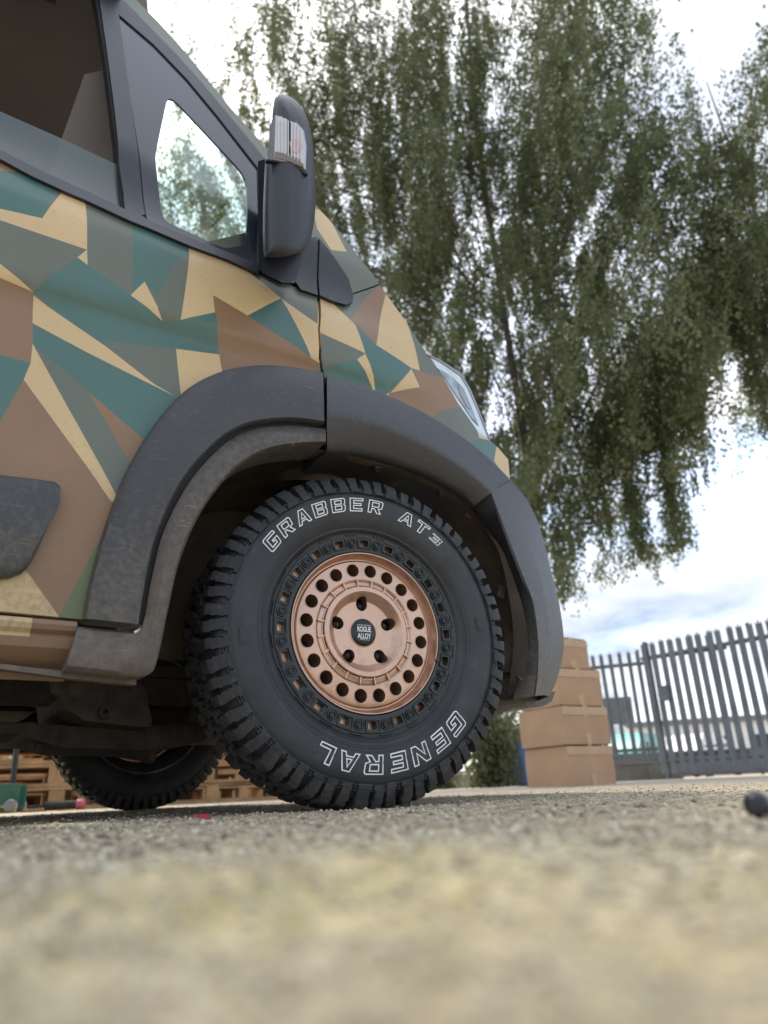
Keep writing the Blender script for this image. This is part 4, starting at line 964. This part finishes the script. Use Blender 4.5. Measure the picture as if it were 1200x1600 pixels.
    tk.tube([Bp+rt2*(lean*(k/nz_)+.10*math.sin(k*1.1))+np.array([0, 0, hh*k/nz_]) for k in range(nz_+1)], [.08*(1-k/nz_)**.8+.012 for k in range(nz_+1)], 12)
    for k in range(4 if D < 14.5 else 0):
        z0 = 3.6+k*hh*.06; a0 = r.uniform(0, 6.28); ln = r.uniform(2.5, 4.6); dr_ = rt2*math.cos(a0)+fw2*math.sin(a0)*.6
        st0 = Bp+np.array([0, 0, z0]); tk.tube([st0, st0+dr_*ln*.4+np.array([0, 0, ln*.45]), st0+dr_*ln*.8+np.array([0, 0, ln*.75]), st0+dr_*ln+np.array([0, 0, ln*.7])], [.04, .03, .02, .010], 7)
    tk.build('trunk', BARK, T, 60); segs.build('branches', BARK, T, 60)
    return T, len(C)
T1, c1 = birch('tall weeping birch with long hanging curtains of leaves filling the sky beside the van', 14., 880,
      [(255, 480), (420, 560), (600, 700), (700, 760), (800, 860), (850, 905), (885, 950), (905, 880), (930, 835), (955, 850), (962, 780), (985, 715), (1000, 865), (1010, 885), (1020, 740), (1040, 690), (1055, 690), (1070, 850), (1079, 862), (1088, 690), (1100, 655), (1116, 745), (1124, 640), (1135, 560), (1150, 520)],
      [(262, 300), (300, 225), (350, 140), (372, 20), (395, -40), (440, -200), (800, -500), (960, -60), (1050, 10), (1075, 50), (1085, 110), (1085, 240), (1130, 330)], (270, 1140), 2050, 0.0, seed=5)
T2, c2 = birch('second birch with drooping twigs at the right edge of the picture', 15., 1440,
      [(1095, 300), (1112, 420), (1135, 540), (1160, 560), (1178, 650), (1195, 690), (1215, 560), (1300, 600), (1500, 700)],
      [(1095, 330), (1125, 270), (1145, 150), (1165, 90), (1200, 30), (1400, -60), (1500, 0)], (1100, 1480), 330, -.1, seed=9, GATE=.12)
print('leaves', c1, c2)
# shrub by the low wall
def shrub(label, px, D, hgt, wid, n_, name='shrub', mats=LEAF):
    Bp = at_dist(px, 1215, D); Bp[2] = 0; T = thing(name, label, 'shrub', tuple(Bp))
    st = MB(); C = []
    for k in range(14):
        t = rng.uniform(0, 6.28); dx = wid*.5*rng.random(); e = Bp+np.array([math.cos(t)*dx, math.sin(t)*dx, hgt*rng.uniform(.6, 1)])
        st.tube([Bp+np.array([math.cos(t)*dx*.3, math.sin(t)*dx*.3, 0]), (Bp+e)/2+np.array([0, 0, .1]), e], [.014, .01, .004], 5)
        s = rng.random(n_//14); C.append(Bp+(e-Bp)*s[:, None]+rng.normal(size=(len(s), 3))*np.array([.13, .13, .10])*wid)
    C = np.concatenate(C); C[:, 2] = np.maximum(C[:, 2], .03); V, Qd = leaves('foliage', C, .07, T, vertical=0)
    fastmesh('foliage', V, Qd, LEAF, rng.choice(3, len(C), p=[.4, .2, .4]), T, smooth=False); st.build('stems', BARK, T); return T
shrub('scrubby green bush growing between the front tyre and the cardboard boxes', 765, 13.0, 1.75, 1.3, 5200)
shrub('low scrubby plant near the grey bin behind the cardboard boxes', 818, 14.4, 1.3, 1.1, 2600)
shrub('leafy bush hidden mostly by the front tyre', 690, 14.5, 1.5, 1.3, 2200)

# ================================================================== FENCE, GATE
def pale_mesh(h, w, d_):
    pr = [(-w/2, d_), (-w*.32, 0), (-w*.1, d_*.45), (w*.1, d_*.45), (w*.32, 0), (w/2, d_)]; t = .004
    b_ = [(x, y) for x, y in pr]+[(x, y+t+.002) for x, y in pr[::-1]]; n = len(b_); V = []; F_ = []
    for z in (0, h-.09): V += [(x, y, z) for x, y in b_]
    for i in range(n): F_.append((i, (i+1) % n, n+(i+1) % n, n+i))
    # triple-pointed head
    k = len(V)
    for (x0, x1, hh) in ((-w/2, -w*.2, .05), (-w*.2, w*.2, .09), (w*.2, w/2, .05)):
        k = len(V); xm = (x0+x1)/2 if abs(x0+x1) < 1e-6 else (x0 if x0 < 0 else x1)
        V += [(x0, d_*.5, h-.09), (x1, d_*.5, h-.09), (x1, d_*.5+.006, h-.09), (x0, d_*.5+.006, h-.09), (xm, d_*.5, h-.09+hh), (xm, d_*.5+.006, h-.09+hh)]
        F_ += [(k, k+1, k+4), (k+2, k+3, k+5), (k+1, k+2, k+5, k+4), (k+3, k, k+4, k+5)]
    F_.append(tuple(range(n))[::-1])
    me = bpy.data.meshes.new('pale'); me.from_pydata(V, [], F_); me.materials.append(GALV); me.update(); return me
def fence_run(name, label, cat, P0, P1, z0, z1, sp_, w, posts, extra=()):
    P0, P1 = np.array(P0[:2]), np.array(P1[:2]); dv_ = P1-P0; Ln = np.linalg.norm(dv_); dr_ = dv_/Ln; ang = math.atan2(dr_[1], dr_[0])
    T = thing(name, label, cat, (P0[0], P0[1], 0)); me = pale_mesh(z1-z0, w, .022); T.rotation_euler = (0, 0, ang)
    n_ = int(Ln/sp_)
    for i in range(n_+1):
        o = bpy.data.objects.new('pale', me); col.objects.link(o); o.parent = T; o.location = (i*sp_, -.03+rng.normal()*.002, z0+rng.normal()*.006); o.rotation_euler = (0, rng.normal()*.006, 0)
    H = z1-z0
    for zz in (z0+.22, z1-.32):
        o = MB().box(-.1, Ln+.1, 0, .045, zz-.025, zz+.025).box(-.1, Ln+.1, .045, .05, zz-.025, zz-.045).build('rail', GALV, None); o.parent = T
    for p in posts:
        o = MB().box(p-.03, p+.03, .05, .06, 0, z1-.02).box(p-.03, p+.03, .13, .14, 0, z1-.02).box(p-.005, p+.005, .06, .13, 0, z1-.02).build('post', GALV, None); o.parent = T
    return T, dr_, Ln
def dist_for(u, v, z):
    d = ray(u, v); return (z-CAM[2])/d[2]*math.hypot(d[0], d[1])
zA0, zA1 = .40, 2.75
dA = (dist_for(860, 1027, zA1), dist_for(1000, 1013, zA1)); PA = [at_dist(884, 1215, dA[0]), at_dist(1030, 1215, dA[1])]
spA = np.linalg.norm(PA[1][:2]-PA[0][:2])*14/142
zB0, zB1 = .10, 2.5
dB = (dist_for(1014, 1001, zB1), dist_for(1196, 965, zB1)); PB0, PB1 = at_dist(1041, 1215, dB[0]), at_dist(1226, 1215, dB[1])
print('fence dist', dA, dB, spA)
dvB = (PB1-PB0); LB = np.linalg.norm(dvB[:2]); PB2 = PB0+dvB*2.6
spB = LB/11.0
fence_run('palisade_fence', 'grey steel palisade fence on the low wall behind the cardboard boxes', 'fence', PA[0], PA[1], zA0, zA1, spA, .085, (.4, np.linalg.norm(PA[1][:2]-PA[0][:2])))
fence_run('palisade_gate', 'heavier grey palisade gate standing nearest at the right with its frame and lock box', 'gate', PB0, PB1+dvB*.02, zB0, zB1, spB, .112, (0.,))
G2, dr_, _ = fence_run('palisade_fence', 'grey palisade fence running on beyond the gate at the far right', 'fence', PB0+dvB*1.08, PB2, zB0, zB1, spB, .12, (4.,))
fence_run('palisade_fence', 'row of paler palisade bars seen through the gate, one step behind it', 'fence', PB0+dvB*.42+np.array([.25, .7, 0]), PB1+np.array([.5, .9, 0]), zB0+.1, zB1+.05, spB*.93, .10, ())
gt = [o for o in bpy.data.objects if o.name.startswith('palisade_gate')][0]
for (x0, x1, y0, y1, z0, z1, nm) in ((.18, .38, -.06, .05, 1.35, 1.62, 'lock_box'), (.02, .07, -.02, .03, .1, 2.48, 'gate_stile'), (LB-.05, LB, -.02, .03, .1, 2.45, 'gate_stile')):
    o = MB().box(x0, x1, y0, y1, z0, z1).build(nm, GALV, None); o.parent = gt
# low wall under the far fence
wa = PA[0]+(PA[0]-PA[1])*1.6; wb = PA[1]+(PA[1]-PA[0])*.25; dd = (wb-wa)[:2]; Lw = np.linalg.norm(dd); an = math.atan2(dd[1], dd[0])
low = thing('low_wall', 'low weathered concrete wall along the foot of the fence behind the boxes', 'wall', (wa[0], wa[1], 0)); low.rotation_euler = (0, 0, an)
for i in range(8):
    o = MB().box(i*Lw/8+.004, (i+1)*Lw/8-.004, -.10, .30, -.02, .30+.01*rng.normal()).build('wall_block', CONC, None); o.parent = low
o = MB().box(-.05, Lw+.02, -.13, .33, .315, .36).build('coping', CONC, None); o.parent = low

# ================================================================== BOXES
def carton(label, P, side, h, rz, tilt=0.):
    T = thing('cardboard_box', label, 'box', P, 'cardboard boxes stacked by the fence'); T.rotation_euler = (tilt, 0, rz)
    s = side/2; b_ = MB(); V = []; n = 6
    for k in range(n+1):
        z = h*k/n; bul = 1+.018*math.sin(PI*k/n)
        V += [(-s*bul, -s*bul, z), (s*bul, -s*bul, z), (s*bul, s*bul, z), (-s*bul, s*bul, z)]
    F_ = [(4*k+j, 4*k+(j+1) % 4, 4*k+4+(j+1) % 4, 4*k+4+j) for k in range(n) for j in range(4)]+[(3, 2, 1, 0), (4*n, 4*n+1, 4*n+2, 4*n+3)]
    o = mk('carton', V, F_, CARD, None, None, 20); o.parent = T
    for sg in (-1, 1):
        o = MB().box(-s*1.01, s*1.01, sg*s*.5-s*.49, sg*s*.5+s*.49, h+.002, h+.007, Matrix.Rotation(sg*.03, 4, 'X')).build('flap', CARD, None); o.parent = T
    o = MB().box(-.028, .028, -s*1.012, s*1.012, h+.010, h+.0115).box(-.028, .028, -s*1.0215, -s*1.019, h*.72, h+.01).build('tape', CARD2, None); o.parent = T
    o = MB().box(-.03, .03, -s*1.021, -s*1.0185, .0, h*.28).build('tape', CARD2, None); o.parent = T
    o = MB().box(-s*1.03, s*1.03, -s*1.03, -s*1.012, h-.075, h-.005).box(s*1.012, s*1.03, -s*1.01, s*1.03, h-.07, h-.005).build('folded_edge', CARD2, None); o.parent = T
DBX = 6.6; cP = at_dist(893, 1222, DBX+.4); 
azb = math.atan2(cP[0]-CAM[0], cP[1]-CAM[1]); rzb = -azb+R_(45)
hb = .325
for k, (lb, sd, dx, dr) in enumerate((('bottom cardboard box of the stack, standing on the concrete', .545, 0, 0), ('second cardboard box up, its lid edge overhanging the bottom box', .56, -.015, .03), ('third cardboard box up, partly hidden by the bumper', .53, .0, -.03), ('topmost cardboard box, narrower and mostly behind the bumper', .44, -.02, .06))):
    carton(lb, (cP[0]+dx, cP[1]+dx*.3, k*(hb+.012)), sd, hb*(.85 if k == 3 else 1), rzb+dr, 0)

# grey bin and blue board behind the boxes
P = at_dist(810, 1215, 13.5)
T = thing('grey_bin', 'grey plastic bin standing behind the left edge of the box stack', 'bin', (P[0], P[1], 0)); T.rotation_euler = (0, 0, -.7)
GB = mat('bin_grey', (.085, .095, .10), rough=.6)
o = mk('bin_body', [(-.22, -.22, .02), (.22, -.22, .02), (.22, .22, .02), (-.22, .22, .02), (-.24, -.24, .90), (.24, -.24, .90), (.24, .24, .90), (-.24, .24, .90)], [(0, 1, 5, 4), (1, 2, 6, 5), (2, 3, 7, 6), (3, 0, 4, 7), (3, 2, 1, 0), (4, 5, 6, 7)], GB, None); o.parent = T
o = MB().box(-.26, .26, -.26, .26, .903, .94).build('bin_lid', GB, None); o.parent = T
P = at_dist(829, 1215, 9.2); T = thing('blue_board', 'narrow blue board leaning behind the left side of the box stack', 'board', (P[0], P[1], 0))
o = MB().box(-.055, .055, -.012, .012, 0, .50, Matrix.Rotation(R_(-7), 4, 'Y') @ Matrix.Rotation(-azb, 4, 'Z')).build('panel', mat('blue_paint', (.04, .12, .26), rough=.5), None); o.parent = T
o = MB().box(-.06, .06, -.018, .018, .50, .525, Matrix.Rotation(R_(-7), 4, 'Y') @ Matrix.Rotation(-azb, 4, 'Z')).build('top_batten', GB, None); o.parent = T

# ================================================================== BEYOND THE FENCE
def car(label, name, cat, P, rz, paint, L_=4.2, H=1.45, W=1.75, kind=0):
    T = thing(name, label, cat, (P[0], P[1], 0)); T.rotation_euler = (0, 0, rz); h = L_/2
    if kind == 0: pr = [(-h, .3), (h, .3), (h, .62), (h-.15, .80), (h-1.1, .95), (h-1.75, H), (-h+.9, H), (-h+.15, .98), (-h, .8)]
    else: pr = [(-h, .35), (h, .35), (h, .9), (h-.7, 1.15), (h-1.3, H), (-h+.1, H), (-h, H-.15)]
    n = len(pr); V = [(x, -W/2+(.10 if z > 1 else 0), z) for x, z in pr]+[(x, W/2-(.10 if z > 1 else 0), z) for x, z in pr]
    o = mk('body', V, [tuple(range(n))[::-1], tuple(range(n, 2*n))]+[(i, (i+1) % n, n+(i+1) % n, n+i) for i in range(n)], paint, None); o.parent = T
    wz = [(h-1.15, .97), (h-1.72, H-.08), (-h+.95, H-.08), (-h+.45, .97)] if kind == 0 else [(h-.75, 1.2), (h-1.25, H-.15), (h-2.1, H-.15), (h-2.1, 1.2)]
    for sy in (-1, 1):
        y = sy*(W/2-.07); o = mk('window', [(x, sy*(W/2+.004 if z < 1 else W/2-.095), z) for x, z in wz]+[(x, sy*(W/2-.12), z) for x, z in wz], [(0, 1, 2, 3), (4, 5, 6, 7), (0, 1, 5, 4), (1, 2, 6, 5), (2, 3, 7, 6), (3, 0, 4, 7)], FRIT, None); o.parent = T
        for sx in (-1, 1):
            o = MB().lathe([(0, -.1), (.17, -.1), (.2, -.11), (.31, -.11), (.33, -.08), (.33, .1), (0, .1)], 20).build('wheel', RUBBER, None); o.parent = T; o.location = (sx*(h-.8), sy*(W/2-.1), .33)
    return T
WH = mat('white_paint', (.75, .74, .72), rough=.4); TQ = mat('turquoise_paint', (.10, .42, .38), rough=.4); RD = mat('pink_brick', (.42, .24, .20), rough=.9, var=.2); GY = mat('grey_cladding', (.16, .17, .19), rough=.7, var=.15)
car('white panel van parked beyond the fence, seen through the bars', 'parked_van', 'van', at_dist(958, 1215, 32.), .6, WH, 5.2, 2.0, 1.9, 1)
car('turquoise car parked beyond the gate, seen low between the bars', 'parked_car', 'car', at_dist(995, 1215, 27.), .35, TQ)
car('white hatchback parked behind the gate, right of the turquoise car', 'parked_car', 'car', at_dist(1100, 1215, 30.), .2, WH)
P = at_dist(1060, 1215, 75.); T = thing('warehouse', 'pale low warehouse with pink brick base far beyond the fence', 'building', (P[0], P[1], 0)); T.rotation_euler = (0, 0, -.85)
for nm, b6, mt in (('wall', (-16, 16, 0, 14, 0, 1.6), RD), ('upper_wall', (-16, 16, .05, 14, 1.6, 4.6), WH), ('roof', (-16.4, 16.4, -.4, 14.4, 4.6, 5.1), GY)):
    o = MB().box(*b6).build(nm, mt, None); o.parent = T
for i in range(7):
    o = MB().box(-14+i*4.2, -11.5+i*4.2, -.05, .04, 2.1, 3.4).build('window', FRIT, None); o.parent = T
P = at_dist(1120, 1215, 19.); T = thing('panel_fence', 'dark grey solid panel fence behind the palisade gate', 'fence', (P[0], P[1], 0)); T.rotation_euler = (0, 0, -.80)
for i in range(9):
    o = MB().box(-5+i*1.2, -3.83+i*1.2, 0, .03, .05, .62+.02*rng.normal()).build('panel', GY, None); o.parent = T
    o = MB().box(-5.02+i*1.2, -4.96+i*1.2, .03, .09, 0, .85).build('post', GY, None); o.parent = T
P = at_dist(968, 1120, 21.); T = thing('notice_board', 'dark square notice board on posts behind the far palisade bars', 'sign', (P[0], P[1], 0)); T.rotation_euler = (0, 0, -.8)
o = MB().box(-.38, .38, 0, .03, 1.45, 2.15).build('board', GY, None); o.parent = T
o = MB().box(-.32, -.27, .03, .07, 0, 2.1).build('post', GY, None); o.parent = T
o = MB().box(.27, .32, .03, .07, 0, 2.1).build('post', GY, None); o.parent = T

# ================================================================== PALLETS UNDER / BEHIND THE VAN
bd = {}
def bmesh_(x, y, z):
    k = (x, y, z)
    if k not in bd:
        o = MB().box(0, x, 0, y, 0, z); me = bpy.data.meshes.new('board'); me.from_pydata(o.v, [], o.f); me.materials.append(WOOD); me.update(); bd[k] = me
    return bd[k]
def pallet(label, P, rz):
    T = thing('wooden_pallet', label, 'pallet', P, 'wooden pallets stacked behind the van'); T.rotation_euler = (0, 0, rz)
    def pc(nm, d3, loc):
        o = bpy.data.objects.new(nm, bmesh_(*d3)); col.objects.link(o); o.parent = T; o.location = loc
    for i in range(3): pc('bottom_board', (1.2, .1, .022), (-.6, -.4+i*.35, 0))
    for i in range(3):
        for j in range(3): pc('block', (.10, .10, .078), (-.6+i*.55, -.4+j*.35, .0225))
    for i in range(3): pc('cross_board', (.1, .8, .022), (-.6+i*.55, -.4, .101))
    for i in range(5): pc('top_board', (1.2, .12, .020), (-.6, -.4+i*.17+rng.normal()*.004, .1235))
k2 = ('first', 'second', 'third', 'fourth', 'fifth', 'sixth')
for sname, px, D, nlev, rz in (('stack at the left edge behind the jack', -45, 6.3, 5, -.1), ('stack seen left of the far tyre', 95, 5.9, 4, -.22), ('stack seen between the two front tyres', 330, 6.6, 4, -.35), ('stack behind the far tyre', 215, 8.2, 6, .3), ('rearmost stack at the left edge', -40, 8.6, 6, .2), ('rearmost stack nearest the front tyre', 350, 8.9, 6, .1), ('rearmost stack behind the trolley jack', 80, 8.4, 6, -.05)):
    P = at_dist(px, 1240, D)
    for k in range(nlev):
        pallet(f'{k2[k]} wooden pallet from the ground in the {sname}', (P[0]+rng.normal()*.02, P[1]+rng.normal()*.02, k*.146), rz+rng.normal()*.03)
# green trolley jack
P = at_dist(-8, 1255, 4.9); T = thing('trolley_jack', 'green trolley jack with upright dark handle left of the far tyre', 'jack', (P[0], P[1], 0)); T.rotation_euler = (0, 0, -.3)
JG = mat('jack_green', (.03, .13, .10), rough=.4, var=.2)
for nm, b_, mt in (('jack_body', MB().box(-.20, .14, -.12, -.09, .04, .15).box(-.20, .14, .09, .12, .04, .15).box(-.18, .10, -.09, .09, .05, .13), JG),
                   ('lift_arm', MB().box(-.15, .10, -.03, .03, .13, .16).lathe([(0, 0), (.04, 0), (.045, .02), (0, .02)], 16, Matrix.Translation((-.15, 0, .165)) @ Matrix.Rotation(R_(90), 4, 'X')), STEELG),
                   ('handle', MB().tube([(.08, 0, .12), (.06, 0, .75)], .016, 10).tube([(.06, -.05, .62), (.06, .05, .62)], .016, 8), BLACKP)):
    o = b_.build(nm, mt, None); o.parent = T
for (x, y) in ((-.15, -.14), (-.15, .14), (.11, -.14), (.11, .14)):
    o = MB().lathe([(0, -.02), (.03, -.02), (.036, -.012), (.036, .012), (.03, .02), (0, .02)], 20).build('castor', STEELG, None); o.parent = T; o.location = (x, y, .037)
P = at_dist(97, 1258, 5.2)
T = thing('tool_roller', 'grey cylindrical tool with a pink end lying on the ground beside the jack', 'tool', (P[0], P[1], .03)); T.rotation_euler = (0, 0, -.45)
o = MB().tube([(-.10, 0, 0), (.09, 0, 0)], .025, 14).tube([(-.2, 0, -.005), (-.10, 0, 0)], .010, 10).build('barrel', DARKM, None); o.parent = T
o = MB().tube([(.09, 0, 0), (.125, 0, 0), (.14, 0, 0)], [.03, .03, .018], 14).build('pink_end', mat('pink_plastic', (.55, .10, .14), rough=.4), None); o.parent = T
YL = mat('yellow_plastic', (.45, .50, .08), rough=.5)
P = at_dist(12, 1260, 4.9); T = thing('jack_pad', 'small yellow green rubber pad on the ground by the jack', 'pad', (P[0], P[1], 0))
o = MB().lathe([(0, 0), (.045, 0), (.05, .012), (.04, .03), (.03, .032), (0, .024)], 20, Matrix.Rotation(R_(90), 4, 'X')).build('rubber_pad', YL, None); o.parent = T
# red plug on the ground
P = at_z(317, 1280, .001); RDP = mat('red_plastic', (.35, .02, .03), rough=.45)
T = thing('red_plug', 'small flat red plastic wedge lying on the ground in front of the tyres', 'wedge', (P[0], P[1], .002)); T.rotation_euler = (0, 0, -YAW+.15)
o = mk('wedge', [(-.014, -.006, 0), (.014, -.006, 0), (.014, .006, 0), (-.014, .006, 0), (-.013, -.005, .0055), (.008, -.005, .0065), (.008, .005, .0065), (-.013, .005, .0055)], [(3, 2, 1, 0), (4, 5, 6, 7), (0, 1, 5, 4), (1, 2, 6, 5), (2, 3, 7, 6), (3, 0, 4, 7)], RDP, None); o.parent = T
o = MB().box(-.015, .010, -.0015, .0015, .0058, .0075).build('ridge', RDP, None); o.parent = T
# dark rubber knob near the lens at the right
P = at_z(1189, 1281, .0); T = thing('rubber_knob', 'dark rounded rubber knob lying on the ground at the right edge', 'knob', (P[0], P[1], .0))
T.rotation_euler = (0, 0, -YAW-.5)
o = MB().lathe([(0, -.016), (.006, -.0155), (.0095, -.012), (.0108, -.004), (.0100, .004), (.007, .010)], 24, Matrix.Translation((0, 0, .0115))).build('knob_head', BLACKP, None); o.parent = T
o = MB().lathe([(.007, .010), (.006, .012), (.006, .030), (0, .031)], 16, Matrix.Translation((0, 0, .0115))).build('knob_stem', DARKM, None); o.parent = T

# board wall added behind the pallets to close off the bright horizon
P0 = at_dist(-260, 1215, 13.); P1 = at_dist(560, 1215, 15.5); dd = (P1-P0)[:2]; Lw = float(np.linalg.norm(dd))
T = thing('horizon_screen_wall', 'brown timber boarded wall added far behind the pallets to hide the bright horizon', 'wall', (P0[0], P0[1], 0)); T.rotation_euler = (0, 0, math.atan2(dd[1], dd[0]))
me_ = MB().box(0, .19, 0, .03, 0, 1.9); mw = bpy.data.meshes.new('board'); mw.from_pydata(me_.v, [], me_.f); mw.materials.append(WOOD)
for i in range(int(Lw/.2)):
    o = bpy.data.objects.new('board', mw); col.objects.link(o); o.parent = T; o.location = (i*.2, rng.normal()*.004, rng.normal()*.01)
for zz in (.4, 1.4):
    o = MB().box(0, Lw, .035, .08, zz, zz+.09).build('rail', WOOD, None); o.parent = T
